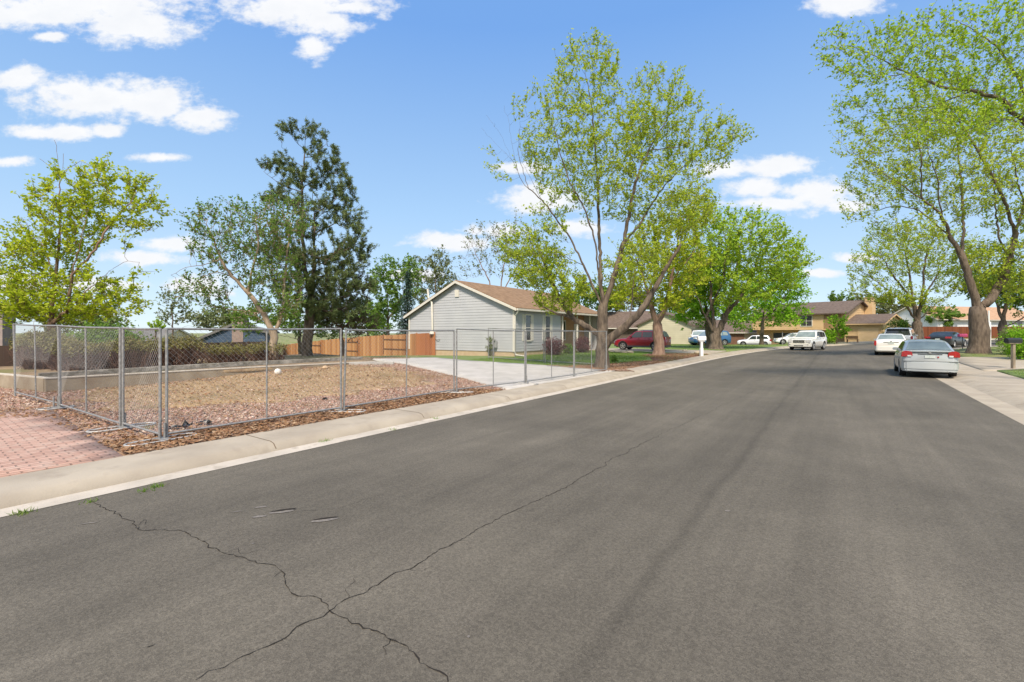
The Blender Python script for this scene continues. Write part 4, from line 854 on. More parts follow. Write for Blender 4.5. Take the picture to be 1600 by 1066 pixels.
def colonize(nodes, parents, att, D, di, dk, iters, trop, rg, wob=.25):
    nodes = [np.array(n, float) for n in nodes]; parents = list(parents)
    NP = np.array(nodes); d = np.full(len(att), 1e9); ni = np.zeros(len(att), int)
    def upd(start):
        new = np.array(nodes[start:])
        if not len(new): return
        for c0 in range(0, len(new), 400):
            q = new[c0:c0+400]; dist = np.linalg.norm(att[:, None]-q[None], axis=2); k = dist.argmin(1); dm = dist[np.arange(len(att)), k]; b = dm < d
            d[b] = dm[b]; ni[b] = start+c0+k[b]
    upd(0); alive = np.ones(len(att), bool); seen = set()
    for it in range(iters):
        m = alive & (d < di) & (d > dk)
        if not m.any(): break
        idx = ni[m]; pos = np.array(nodes); dirs = att[m]-pos[idx]; dirs /= np.linalg.norm(dirs, axis=1)[:, None]
        acc = {}
        for i, dv in zip(idx, dirs):
            if i in acc: acc[i] += dv
            else: acc[i] = dv.copy()
        st = len(nodes)
        for i, dv in acc.items():
            if i in seen and len(acc) < 3: pass
            dv = dv/(np.linalg.norm(dv)+1e-9)+np.array(trop)+rg.normal(0, wob, 3); dv /= np.linalg.norm(dv)+1e-9
            p = nodes[i]+dv*D
            nodes.append(p); parents.append(i)
        upd(st); alive &= d > dk
        if len(nodes) > 9000: break
    return np.array(nodes), np.array(parents)
def branches(nodes, par, R, rt, zb, flare=1.35, floor=None, slim=.26):
    n = len(nodes); tips = np.zeros(n); kids = [[] for _ in range(n)]
    for i in range(1, n): kids[par[i]].append(i)
    for i in range(n-1, -1, -1):
        if not kids[i]: tips[i] = 1
        if i: tips[par[i]] += tips[i]
    p = math.log(R/rt)/math.log(max(2, tips[0])); rad = rt*tips**p
    hz_ = nodes[:, 2]-zb; rad = np.maximum(rad*(1-slim*sm(hz_, .6, 4.5)-.12*sm(hz_, 4, 10)), rt)
    for i_, v_ in (floor or {}).items(): rad[i_] = max(rad[i_], v_)
    main = [max(k, key=lambda c: tips[c]) if k else -1 for k in kids]
    V = []; F_ = []; dirn = np.zeros((n, 3)); dirn[1:] = nodes[1:]-nodes[par[1:]]; dirn /= np.linalg.norm(dirn, axis=1)[:, None]+1e-9
    dn = dirn.copy(); 
    for i in range(n):
        if main[i] >= 0: dn[i] = dirn[i]+dirn[main[i]] if i else dirn[main[i]]
    dn /= np.linalg.norm(dn, axis=1)[:, None]+1e-9
    fl = lambda z: 1+(flare-1)*max(0, 1-(z-zb)/.7)**2
    def frame(d):
        ref = np.array((1., 0, 0)) if abs(d[0]) < .8 else np.array((0, 1., 0)); a = np.cross(d, ref); a /= np.linalg.norm(a); return a, np.cross(d, a)
    rings = {}
    def ring(c, d, r, k):
        a, b = frame(d); an = np.arange(k)*2*math.pi/k; base = len(V); V.extend(c+r*(np.cos(an)[:, None]*a+np.sin(an)[:, None]*b)); return base
    for i in range(1, n):
        q = par[i]; r1 = rad[i]*fl(nodes[i][2]); k = 10 if r1 > .07 else (6 if r1 > .02 else 3)
        if main[q] == i:
            key = (q, k)
            if key not in rings: rings[key] = ring(nodes[q], dn[q], (rad[q] if k != 3 else rad[q])*fl(nodes[q][2]), k)
            b0 = rings[key]
        else: b0 = ring(nodes[q], dirn[i], min(rad[i]*1.25, rad[q])*fl(nodes[q][2]), k)
        b1 = ring(nodes[i], dn[i], r1, k); rings[(i, k)] = b1
        # keep the twist small: same frame rule for both rings
        a0, _ = frame(dn[q] if main[q] == i else dirn[i]); a1, _ = frame(dn[i])
        sh = 0
        if np.dot(a0, a1) < 0: sh = k//2
        for j in range(k): F_.append((b0+j, b0+(j+1) % k, b1+(j+1+sh) % k, b1+(j+sh) % k))
    return np.array(V), F_, tips, rad
def leaves_at(c, n_per, spread, L_, W_, rg, droop=0, up=.3):
    n = len(c)*n_per; cc = np.repeat(c, n_per, 0)+rg.normal(0, spread, (n, 3)); 
    a = rg.normal(0, 1, (n, 3)); a[:, 2] = a[:, 2]*.7+droop; a /= np.linalg.norm(a, axis=1)[:, None]
    b = rg.normal(0, 1, (n, 3)); b[:, 2] *= (1-up); b -= (a*b).sum(1)[:, None]*a; b /= np.linalg.norm(b, axis=1)[:, None]
    s = rg.uniform(.6, 1.25, n)[:, None]; l = a*L_*s*.5; w = b*W_*s*.5
    V = np.stack([cc-l, cc+w-l*.1, cc+l, cc-w-l*.1], 1).reshape(-1, 3); return V
def tree(name, label, cat, base, Y, R, limbs, env, natt, D, leaf, lmat, bmat, seed, group=None, rt=.008, bare=(), trop=(0,0,.05), dk=None, tipmax=2, wob=.22, flare=1.35, zbase=None, thick=None, sprays=2, twig=None, needle=False, dens=.62):
    """base px; limbs: polylines of (px, py, extra depth); env: ellipsoids (px, py, rx, ry, extra depth, depth radius, density); leaf: (n per node, spread, length, width)"""
    rg = np.random.default_rng(seed); s = Y/F; z0 = float(HG(*at(base[0], base[1], Y)[:2])) if zbase is None else zbase
    b = np.array(at(base[0], base[1], Y)); b[2] = z0
    nodes = [b-np.array((0,0,.15))]; par = [-1]
    def near(p): a = np.array(nodes); return int(np.linalg.norm(a-p, axis=1).argmin())
    barei = set(); floor = {}
    for li, l in enumerate(limbs+list(bare)):
        pts = [np.array(at(x, y, Y+dy)) if dy == 0 else np.array(((x-CX)/F*(Y+dy), Y+dy, EYE-(y-HY)/F*(Y+dy))) for x, y, dy in l]
        cur = near(pts[0]) if li else 0; pos = nodes[cur]; first = len(nodes)
        for p in (pts[1:] if li else pts):
            dlt = p-pos; m = max(1, int(np.linalg.norm(dlt)/D))
            for k in range(m):
                q = pos+dlt*(k+1)/m+rg.normal(0, D*.10, 3)*(1 if k < m-1 else 0); nodes.append(q); par.append(cur); cur = len(nodes)-1
                if li >= len(limbs): barei.add(cur)
            pos = p
        if thick and li in thick:
            for q_ in range(first, len(nodes)): floor[q_] = thick[li][0]+(thick[li][1]-thick[li][0])*(q_-first)/max(1, len(nodes)-first)
    att = []; vols = [e[2]*e[3]*e[5]*(e[6] if len(e) > 6 else 1) for e in env]; tv = sum(vols)
    for e, vv in zip(env, vols):
        k = max(4, int(natt*vv/tv)); d = rg.normal(0, 1, (k, 3)); d /= np.linalg.norm(d, axis=1)[:, None]; r = rg.uniform(0, 1, k)**(1/2.6)
        c = np.array(at(e[0], e[1], Y)); q = d*r[:, None]*np.array((e[2]*s, e[5], e[3]*s))+c+np.array((0, e[4], 0)); q[:, 0] += (c[0]/Y)*e[4]; att.append(q)
    att = np.concatenate(att); att = att[att[:, 2] > z0+.3]
    nd, pr = colonize(nodes, par, att, D, D*14, dk or D*1.9, 90, trop, rg, wob)
    V, F_, tips, rad = branches(nd, pr, R, rt, z0, flare, floor)
    r = root(name, (b[0], b[1], z0), label, cat, group); o = np.array(r.location[:])
        # sprays: thin twigs reaching out from every branch end, leaves in tufts along them
    lm = (tips <= tipmax); lm[:len(nodes)] = False; idx = np.where(lm)[0]
    keep = np.array([rg.random() < (.12 if pr[i] in barei else 1) for i in idx]); idx = idx[keep]; wt = np.ones(len(idx), int)
    for e in env:
        if len(e) > 6 and e[6] >= 1.5:
            cc = np.array(at(e[0], e[1], Y)); cc[1] += e[4]; k = (((nd[idx]-cc)/np.array((e[2]*s, e[5], e[3]*s)))**2).sum(1) < 1.1; wt[k] = 2
    idx = np.repeat(idx, wt*sprays); m = len(idx); dr = nd[idx]-nd[pr[idx]]; dr /= np.linalg.norm(dr, axis=1)[:, None]+1e-9
    cen = nodes[min(len(nodes)-1, 3)]; rad_ = nd[idx]-cen; rad_ /= np.linalg.norm(rad_, axis=1)[:, None]+1e-9
    tw = dr*.7+rad_*.75+np.array((0, 0, .22))+rg.normal(0, .33, (m, 3)); tw /= np.linalg.norm(tw, axis=1)[:, None]; ln = rg.uniform(.4, 1.6, m)*(twig or D*2.3); p0 = nd[idx]; p1 = p0+tw*ln[:, None]
    pm = (p0+p1)/2+rg.normal(0, .06, (m, 3))*ln[:, None]; pm[:, 2] += ln*.04
    ref = np.cross(tw, rg.normal(0, 1, (m, 3))); ref /= np.linalg.norm(ref, axis=1)[:, None]+1e-9; bi = np.cross(tw, ref); rr_ = rt*.9+Y*.00016; TV = []
    for q, w_ in ((p0, 1), (pm, .75), (p1, .35)):
        for an in (0, 2.09, 4.19): TV.append(q+(ref*math.cos(an)+bi*math.sin(an))*rr_*w_)
    TV = np.stack(TV, 1).reshape(-1, 3); f0 = np.array([(l*3+j, l*3+(j+1) % 3, l*3+3+(j+1) % 3, l*3+3+j) for l in range(2) for j in range(3)]); TF = (f0[None]+(np.arange(m)*9)[:, None, None]).reshape(-1, 4)
    link('trunk', npmesh('trunk', np.concatenate([V, TV])-o, [np.array(F_), TF+len(V)], [bmat], smooth=True), r)
    cl = []
    for t in ((.12, .42, .72, 1.0) if not needle else (.25, .5, .75, .95)):
        tt = np.clip(t+rg.normal(0, .06, m), 0, 1.05)[:, None]; c_ = np.where(tt < .5, p0+(pm-p0)*tt*2, pm+(p1-pm)*(tt*2-1)); k = rg.random(m) < (.55+.45*t); cl.append(c_[k])
    c = np.concatenate(cl); lv = leaves_at(c, max(2, int(leaf[0]*dens+.5)), leaf[1]*(.42 if not needle else .42), leaf[2], leaf[3], rg, droop=(0 if not needle else .3))-o
    link('crown', npmesh('crown', lv, [np.arange(len(lv)).reshape(-1, 4)], [lmat]), r)
    return r
BG = 'background trees beyond the houses'
# young tree with dead leader, far left
tree('yard_tree', 'yellow green tree with dead bare top behind the far left chain link panels', 'tree', (82,572), 20, .17,
     [[(82,540,0),(80,508,0),(86,440,0),(92,380,0),(94,322,.1)], [(80,508,0),(107,483,-.2),(112,430,-.4),(125,383,-.5),(135,340,-.6)], [(107,483,-.2),(140,450,0),(165,430,.2),(178,419,.3)],
      [(112,430,-.4),(150,390,-.3),(167,358,-.1),(190,330,0),(207,312,.1)], [(86,440,0),(71,390,.3),(50,360,.6),(36,344,.7)], [(80,500,0),(50,480,.5),(25,470,.9)], [(107,483,0),(150,480,.8),(185,485,1)], [(90,400,0),(100,340,.8),(110,300,1)]],
     [(110,345,55,75,0,1.6,.8),(160,300,75,40,0,1.5,.7),(205,330,42,50,0,1.2,.9),(60,400,55,45,0,1.4,.8),(100,470,100,45,0,1.9,1.35),(180,485,38,25,0,1.2,1.2),(25,440,35,50,0,1.3,.9),(60,360,30,40,0,1,.6),(40,490,45,24,0,1.4,1.35),(145,270,25,22,0,.8,.5)],
     1300, .20, (7,.13,.15,.085), LF_yell, M_barkr, 11, dens=.5, bare=[[(94,322,.1),(93,273,.1),(90,245,.1),(85,219,.1)],[(93,280,.1),(80,262,.2),(62,248,.2)],[(94,290,.1),(100,270,0),(99,240,0)],[(94,285,.1),(108,262,0),(125,252,0)],[(71,375,0),(45,345,0),(24,338,0)],[(178,419,0),(200,408,0),(218,410,0)]])
# forked pale-barked tree
tree('forked_tree', 'pale barked forked tree with sparse leaves, in front of the pine', 'tree', (428,566), 21.5, .17,
     [[(428,545,0),(427,520,0)], [(427,520,0),(412,490,-.1),(388,458,-.2),(362,432,-.4),(345,405,-.5),(332,372,-.5),(322,350,-.5)], [(427,520,0),(436,505,.1),(443,482,.2),(460,470,.1),(480,460,0)], [(443,482,.2),(444,440,.5),(448,400,.6),(455,350,.6)],
      [(388,458,-.2),(392,430,-.5),(404,385,-.6),(400,345,-.6)], [(362,432,-.4),(340,425,-.9),(318,420,-1.1)], [(345,405,0),(320,395,-.4),(300,390,-.3)], [(412,490,0),(370,485,.6),(335,480,.9),(305,475,1)]],
     [(345,380,48,55,-.3,1.4,.7),(400,360,55,45,0,1.6,.8),(440,350,45,45,.3,1.4,.9),(325,455,40,35,0,1.2,.6),(420,430,50,50,.2,1.5,.7),(440,480,35,30,0,1,.7),(320,350,25,30,-.3,.9,.8),(400,490,30,22,0,1.,.6)],
     1500, .20, (6,.12,.13,.07), LF_mid, M_barkp, 12, dens=.45, bare=[[(345,405,-.5),(315,415,-.8),(290,418,-1),(267,430,-1)],[(340,420,-.9),(318,432,-1),(308,440,-1)]])
# tall pine with twin stems
tree('pine_tree', 'tall dark pine with twin stems rising behind the orange fence', 'tree', (479,566), 26, .28,
     [[(479,545,0),(483,500,0),(486,470,0),(476,420,0),(473,360,0),(472,300,0),(476,240,0),(478,205,0)], [(486,470,0),(491,420,.3),(492,360,.4),(489,300,.4),(486,250,.4)]]+
     [[(x0,y0,0),((x0+x1)/2,(y0+y1)/2+7,dy*.6),(x1,y1,dy)] for x0,y0,x1,y1,dy in ((474,300,412,268,-.5),(474,290,530,248,.4),(473,330,425,310,.8),(491,330,548,290,-.6),(491,360,562,320,.3),(474,370,430,330,-.6),(491,400,572,375,-.3),(474,400,425,385,.5),
      (491,430,578,408,.4),(486,450,425,440,-.8),(486,470,570,450,.6),(486,480,540,480,-.9),(476,260,440,230,.2),(477,250,510,225,-.2),(478,230,455,208,.2),(486,470,440,480,1),(491,340,520,310,1.6),(474,340,445,300,-1.6),(491,410,530,390,-1.8),(476,420,460,410,1.9))],
     [(472,212,40,13,0,.9,1.3),(500,236,30,13,0,.9,1.2),(438,262,38,11,0,.9,1.2),(512,266,32,14,0,1.1,1.2),(470,288,42,13,0,1.2,1),(532,300,26,13,0,1,1.2),(440,318,32,14,0,1.2,1),(510,330,42,14,0,1.6,1),(545,352,26,12,0,1.2,1.1),(470,362,50,15,0,1.7,.7),(545,388,34,14,0,1.8,1.1),(440,400,40,16,0,1.8,.7),(505,412,55,15,0,2,.7),(560,412,22,12,0,1,1.2),(540,448,44,20,0,2,.8),(470,450,50,25,0,1.8,.5),(520,488,50,22,0,2,.8)],
     3000, .23, (9,.10,.27,.032), LF_pine, M_bark, 13, needle=True, sprays=2, dens=1.15, twig=.42, trop=(0,0,.10), rt=.01, tipmax=2)
tree('dead_juniper', 'brownish half dead juniper to the right of the pine stems', 'tree', (535,560), 28, .12,
     [[(535,540,0),(532,510,0),(528,480,0)], [(532,515,0),(560,490,.4),(575,470,.5)], [(532,515,0),(510,490,-.4),(505,470,-.5)]],
     [(535,495,45,32,0,1.5,1),(555,460,28,34,0,1.3,1),(515,480,30,36,0,1.3,1),(560,510,28,20,0,1.2,1)], 900, .20, (6,.12,.16,.05), LF_brown, M_barkr, 14)
tree('understory_tree', 'low bushy green tree behind the forked trunk and blue house', 'tree', (468,545), 31, .12,
     [[(468,520,0),(466,500,0),(462,480,0)]], [(462,500,48,30,0,2,1),(400,505,35,24,0,1.5,.8),(500,515,40,18,0,1.5,.8)], 700, .22, (6,.15,.17,.10), LF_mid, M_barkd, 15, zbase=-.4)
# trees behind the grey house
tree('background_tree', 'light green bushy tree just left of the dark blue spruce', 'tree', (606,560), 50, .2,
     [[(606,530,0),(606,500,0),(606,460,0)],[(606,500,0),(630,460,0)],[(606,500,0),(590,470,0)]], [(606,460,28,52,0,3,1),(632,440,26,36,0,2.5,1),(598,505,22,35,0,2,1)], 900, .4, (7,.3,.36,.17), LF_mid, M_barkd, 21, BG, zbase=-1)
def conifer(name, label, px, py_top, Y, halfw_px, seed, lm, zb):
    s = Y/F; rg = np.random.default_rng(seed); x = (px-CX)*s; zt = EYE-(py_top-HY)*s; r = root(name, (x, Y, zb), label, 'tree', BG); H_ = zt-zb; Rm = halfw_px*s
    tk = MB(); tk.tube([(0,0,0),(0,0,H_*.5),(0,0,H_)], [.16,.09,.015], 8); cs = []; 
    for k in range(int(H_/.28)):
        z = .5+k*.28; rr = Rm*max(0, 1-z/H_)**.85+.08
        for j in range(7):
            a = rg.uniform(0, 6.28); l = rr*rg.uniform(.7, 1.1); e = np.array((math.cos(a)*l, math.sin(a)*l, z-.18*l+.15*l)); tk.tube([(0,0,z), tuple(e*[.6,.6,1]-[0,0,.06]), tuple(e)], [.03,.02,.006], 3, caps=False)
            for q in np.linspace(.25, 1, max(2, int(l/.16))): cs.append((e[0]*q, e[1]*q, z+(e[2]-z)*q-.05))
    tk.build('trunk', M_barkd, r); lv = leaves_at(np.array(cs), 9, .10, .26, .07, rg, droop=-.2); link('crown', npmesh('crown', lv, [np.arange(len(lv)).reshape(-1, 4)], [lm]), r)
conifer('spruce_tree', 'dark blue green spruce standing against the grey house back corner', 637, 428, 44, 24, 31, LF_spruce, -.8)
tree('background_tree', 'dark green narrow tree above the left slope of the grey house roof', 'tree', (682,545), 58, .22,
     [[(682,520,0),(682,480,0),(681,440,0),(681,405,0)]], [(681,430,24,38,0,2.2,1),(660,455,22,30,0,2,1),(700,460,22,25,0,2,.8),(656,425,14,22,0,1.5,.5)], 900, .4, (6,.25,.32,.14), LF_grey, M_barkd, 22, BG, zbase=-1)
tree('background_tree', 'thinly leaved grey tree rising behind the grey house roof ridge', 'tree', (778,540), 55, .25,
     [[(778,510,0),(777,470,0)],[(777,480,0),(765,440,0),(750,410,.5),(738,385,.5)],[(777,475,0),(785,430,0),(790,380,0)],[(777,470,0),(800,430,0),(820,400,0)]],
     [(760,395,45,45,0,3,1),(800,385,40,40,0,3,1),(735,420,28,24,0,2,.7),(840,420,35,40,0,2.5,.8)], 700, .42, (4,.26,.26,.15), LF_grey, M_barkr, 23, BG, zbase=0, sprays=1)
tree('background_tree', 'feathery dark tree standing alone in the gap left of the pale forked trunk', 'tree', (270,545), 45, .1, [[(270,520,0),(269,490,0),(269,460,0)]],
     [(268,475,12,24,0,1,1),(285,495,16,18,0,1,.9),(258,500,10,14,0,.8,.7),(310,505,22,14,0,1,.9)], 420, .3, (6,.14,.24,.12), LF_grey, M_barkd, 24, BG, zbase=-2)
tree('background_tree', 'small round light green tree beyond the fence corner', 'tree', (243,540), 40, .08, [[(243,528,0),(243,515,0)]], [(245,512,12,9,0,.7,1)], 150, .2, (8,.1,.18,.1), LF_spring, M_barkd, 25, BG, zbase=-1.5)
# the big locust by the sidewalk
tree('locust_tree', 'largest locust tree, thick trunk at the end of the chain link fence', 'tree', (941,572), 21.8, .30,
     [[(941,555,0),(941,520,0),(942,480,0)], [(942,480,0),(930,455,0),(912,415,.1),(891,372,.2),(868,340,.2),(847,313,.2),(830,280,.2),(813,250,.2)],
      [(942,480,0),(936,440,-.2),(932,390,-.4),(915,330,-.6),(890,285,-.8),(875,240,-.9),(866,200,-.9)], [(942,480,0),(939,430,.3),(937,381,.5),(935,330,.6),(934,284,.7),(930,230,.7),(925,170,.7),(914,110,.7)],
      [(942,480,0),(950,460,0),(962,425,-.2),(974,381,-.3),(984,330,-.4),(993,284,-.6),(1013,235,-.7),(1040,190,-.8),(1061,155,-.8)], [(974,381,-.3),(1000,350,.4),(1030,300,.7),(1065,262,.9),(1100,235,1),(1135,212,1)], [(993,284,0),(985,240,.8),(975,190,1),(970,150,1.1)],
      [(941,548,0),(956,527,-.2),(978,510,-.4),(1000,488,-.6),(1020,455,-.8),(1040,420,-.9),(1062,385,-1)], [(985,505,-.4),(988,470,-.3),(990,435,-.2),(1000,400,0),(1010,350,.2)], [(942,530,0),(920,512,.2),(895,497,.4),(875,470,.5),(862,440,.6),(848,405,.6),(840,385,.6)], [(895,497,.4),(870,490,-.2),(850,480,-.4)],
      [(935,284,.7),(955,240,1.2),(965,200,1.5)], [(1013,235,-.7),(1060,230,-1.4),(1095,215,-1.6)], [(912,415,0),(880,400,-.8),(850,395,-1.3)]],
     [(915,130,58,62,0,2,.9),(870,200,52,62,-.2,1.8,.7),(935,240,75,80,0,2.6,.5),(1020,190,62,75,0,2.4,.8),(1085,235,60,50,0,2.1,.8),(1125,225,38,32,0,1.3,.8),(1010,300,90,60,0,2.6,.5),(1060,330,60,45,0,1.8,.5),(790,255,35,35,.2,1,.25),(800,215,30,40,.2,.8,.1),(880,310,60,50,0,1.8,.35),
      (845,425,45,42,.3,1.6,1.9),(880,455,42,30,.2,1.4,1.9),(815,395,36,34,.3,1.2,1.5),(850,372,40,24,0,1.2,1.3),(995,420,50,45,-.3,1.5,.8),(870,480,40,16,.4,1.,2),(965,440,30,30,.3,1,.8)],
     3300, .20, (5,.11,.125,.07), LF_olive, M_bark, 41, bare=[[(847,313,.2),(820,290,.2),(800,250,.2),(785,215,.2),(760,180,.2)],[(815,270,.2),(800,225,0),(795,190,0),(788,165,0)],[(800,250,.2),(775,225,.5),(752,200,.6)],[(825,295,0),(810,240,.5),(812,190,.6)]], trop=(0,0,.10), wob=.18, rt=.0035, dens=.5, thick={7: (.21, .05), 9: (.15, .05), 10: (.07, .03)})
tree('locust_tree', 'twin stemmed tree in bark mulch beside the red parked car', 'tree', (1029,556), 33.5, .36,
     [[(1030,540,0),(1028,520,0),(1027,508,0)], [(1027,508,0),(1018,480,0),(1010,450,0),(1000,420,0),(990,395,.2)], [(1027,508,0),(1040,480,-.2),(1048,440,-.3),(1055,400,-.4),(1062,360,-.4),(1075,325,-.4)], [(1010,460,0),(1025,420,.4),(1030,370,.5)], [(1048,440,0),(1080,400,-1),(1100,370,-1.2)]],
     [(1030,400,55,60,0,2.8,1),(1065,345,48,42,0,2.4,.9),(1000,430,40,50,0,2.2,1.2),(1065,420,40,45,0,2.2,.8),(1040,470,40,28,0,2,1.0),(975,460,28,32,0,1.6,1)],
     2000, .28, (6,.17,.20,.11), LF_yell, M_barkr, 42, trop=(0,0,.08))
tree('shade_tree', 'broad leafy tree behind the white mailbox, many limbs from low fork', 'tree', (1119,548), 44, .5,
     [[(1119,535,0),(1118,525,0)], [(1118,525,0),(1103,495,0),(1088,462,0),(1078,430,0)], [(1118,525,0),(1112,480,.4),(1110,430,.5),(1112,380,.5)], [(1118,525,0),(1132,500,0),(1142,465,-.4),(1150,420,-.6),(1158,375,-.6)], [(1135,495,0),(1160,460,.4),(1180,420,.6),(1190,385,.6)], [(1103,495,0),(1130,440,-1),(1135,390,-1.4)]],
     [(1150,385,68,52,0,4.5,1),(1105,420,48,48,0,4,1),(1200,420,52,50,0,4,1),(1150,455,60,35,0,4,.45),(1215,395,30,34,0,2.5,1),(1110,350,38,28,0,2.5,.8)],
     2400, .36, (5,.24,.27,.16), LF_spring, M_bark, 43, trop=(0,0,.06), flare=1.5)
tree('shade_tree', 'second trunk just behind the broad leafy tree, next to the blue car', 'tree', (1110,545), 47.5, .42,
     [[(1110,530,0),(1107,500,0),(1100,460,0)], [(1107,500,0),(1085,470,0),(1072,450,0)]], [(1085,480,34,30,0,2.4,1),(1100,440,40,40,0,3,.8)], 700, .36, (8,.26,.30,.17), LF_bright, M_bark, 44)
tree('shade_tree', 'bright drooping green tree in front of the tan two level house', 'tree', (1190,541), 62, .25,
     [[(1190,525,0),(1192,500,0),(1196,470,0)], [(1192,500,0),(1220,475,0),(1235,450,0)]], [(1195,465,50,42,0,4,1),(1228,450,28,42,0,3,1.1),(1160,480,30,30,0,3,1),(1215,495,36,22,0,3,1.1),(1170,500,30,16,0,2.5,.8)], 1500, .45, (6,.32,.36,.20), LF_bright, M_bark, 45)
tree('young_tree', 'slim young tree with pale blossoms in front of the tan house entry', 'tree', (1308,533), 60.5, .07,
     [[(1308,525,0),(1308,515,0),(1307,505,0)]], [(1308,505,12,12,0,1,1),(1312,518,13,10,0,1,1),(1300,524,8,7,0,.7,1)], 260, .25, (7,.16,.24,.15), LF_bright, M_bark, 46)
# right-hand trees
tree('bare_branched_tree', 'wide spreading thinly leaved tree behind the parked white cars', 'tree', (1434,531), 56, .55,
     [[(1434,520,0),(1433,505,0)], [(1433,505,0),(1418,480,0),(1400,462,0),(1380,448,0),(1360,432,0),(1345,425,0)], [(1433,505,0),(1425,460,.5),(1420,420,.8),(1412,385,.8)], [(1433,505,0),(1440,465,-.5),(1444,420,-.8),(1450,380,-.8)], [(1433,505,0),(1455,480,0),(1480,462,.3),(1500,455,.4)], [(1425,470,0),(1395,430,-1),(1375,395,-1.4)], [(1440,470,0),(1465,430,1),(1480,395,1.4)], [(1418,480,0),(1385,475,1),(1350,470,1.5),(1330,470,1.5)]],
     [(1410,385,52,34,0,4.5,1),(1380,415,48,34,0,4,.9),(1455,400,48,40,0,4.5,.9),(1365,455,34,22,0,3,.7),(1480,440,30,28,0,3,.8),(1410,470,34,14,0,3,1.5),(1445,478,26,14,0,3,1)],
     2600, .36, (4,.20,.24,.13), LF_olive, M_bark, 51, sprays=1, dens=.9, rt=.009, trop=(0,0,.08))
tree('cottonwood_tree', 'massive forked tree on the grass beside the black mailbox', 'tree', (1529,554), 29.5, .50,
     [[(1530,535,0),(1529,510,0),(1528,484,0)], [(1528,484,0),(1520,455,0),(1512,425,0),(1502,398,0),(1484,370,0),(1462,350,.2),(1435,328,.3),(1400,322,.5),(1350,332,.6)], [(1484,370,0),(1470,335,-.4),(1440,310,-.7),(1410,290,-.9),(1380,270,-1)], [(1502,398,0),(1506,350,.6),(1503,300,.9),(1498,240,1.1),(1490,180,1.2)],
      [(1528,484,0),(1546,470,0),(1564,442,0),(1578,405,0),(1587,365,0),(1600,320,0),(1612,260,0),(1618,200,0)], [(1587,365,0),(1568,310,-.5),(1545,265,-.8),(1520,222,-1),(1495,185,-1.2),(1468,150,-1.3)], [(1578,405,0),(1560,370,.8),(1555,310,1),(1550,240,1.1)], [(1470,335,0),(1465,280,-1.2),(1450,235,-1.6),(1445,190,-1.8)], [(1440,335,.3),(1410,350,1.2),(1380,345,1.8)], [(1440,310,-.7),(1440,250,-1.6),(1430,190,-1.8)], [(1600,320,0),(1590,280,-1),(1580,230,-1.2)]],
     [(1430,230,75,65,0,3,.8),(1380,285,55,45,0,2.4,.8),(1350,335,40,20,0,1.5,.6),(1480,180,75,50,0,3,.8),(1500,290,70,60,0,3,.55),(1560,230,65,75,0,3,.8),(1600,300,50,80,0,3,.8),(1560,420,40,45,.4,2.5,1.7),(1590,450,26,35,0,2,1.7),(1515,425,26,35,.8,2,1.3),(1420,370,50,22,.5,2,.5),(1350,230,40,40,-.5,1.6,.7)],
     3300, .26, (5,.15,.175,.095), LF_olive, M_barkd, 52, trop=(0,0,.04), flare=1.3, wob=.2, rt=.0045, dens=.4)
tree('street_tree', 'nearest tree out of view, its long boughs overhanging from the right edge', 'tree', (1765,650), 13.5, .17,
     [[(1765,560,0),(1760,450,0),(1745,350,0)], [(1745,350,0),(1690,270,.2),(1640,225,.2),(1600,190,.3),(1565,155,.3),(1520,142,.4),(1470,136,.4),(1420,115,.5),(1375,92,.5),(1330,72,.6)], [(1640,225,.2),(1590,120,.6),(1555,70,.8),(1510,40,.9),(1450,12,1)], [(1745,350,0),(1740,200,0),(1700,80,0),(1660,-20,0)], [(1600,190,.3),(1560,185,-.4),(1520,200,-.6),(1480,215,-.7)], [(1520,142,.4),(1460,165,1),(1400,170,1.2),(1350,180,1.3)], [(1420,115,.5),(1380,120,0),(1340,130,-.2)]],
     [(1360,75,72,45,.5,1.2,1),(1440,50,70,45,.7,1.3,.9),(1420,140,90,38,.5,1.3,.8),(1530,60,90,60,.6,1.6,.8),(1600,40,70,50,.5,1.4,.8),(1580,150,75,55,.3,1.4,.7),(1500,210,80,30,-.2,1.1,.7),(1345,165,45,35,.8,.9,.7),(1310,55,36,30,.5,.8,.7),(1660,120,60,90,0,1.4,.5)],
     1900, .14, (4,.075,.095,.055), LF_spring, M_bark, 53, trop=(0,0,.02), rt=.0022, wob=.2, dens=.55)
tree('street_tree', 'dark stemmed tree standing beyond the black mailbox, before the dark fence', 'tree', (1568,541), 48, .38,
     [[(1568,525,0),(1567,505,0)], [(1567,505,0),(1560,480,0),(1553,460,0)], [(1567,505,0),(1572,475,0),(1576,450,0)], [(1567,515,0),(1585,505,0),(1605,492,0)]], [(1570,450,45,30,0,3.5,1),(1600,465,30,25,0,2.5,1),(1550,445,30,25,0,2.5,.8)], 900, .34, (9,.26,.28,.16), LF_mid, M_barkd, 54)
tree('background_tree', 'dark green tree peeking above the tan garage roof by the chimney', 'tree', (1375,520), 95, .3, [[(1375,500,0),(1372,480,0)]], [(1370,482,26,18,0,4,1),(1345,476,14,12,0,3,.5),(1400,490,22,12,0,3,1)], 600, .6, (6,.4,.6,.35), LF_grey, M_barkd, 55, BG, zbase=.5)
tree('background_tree', 'small tree tops showing above the tan two level house roof', 'tree', (1308,520), 100, .2, [[(1308,490,0),(1307,475,0)]], [(1306,470,11,9,0,2,1),(1325,472,9,5,0,2,.6)], 200, .5, (7,.3,.5,.3), LF_mid, M_barkd, 56, BG, zbase=.5)
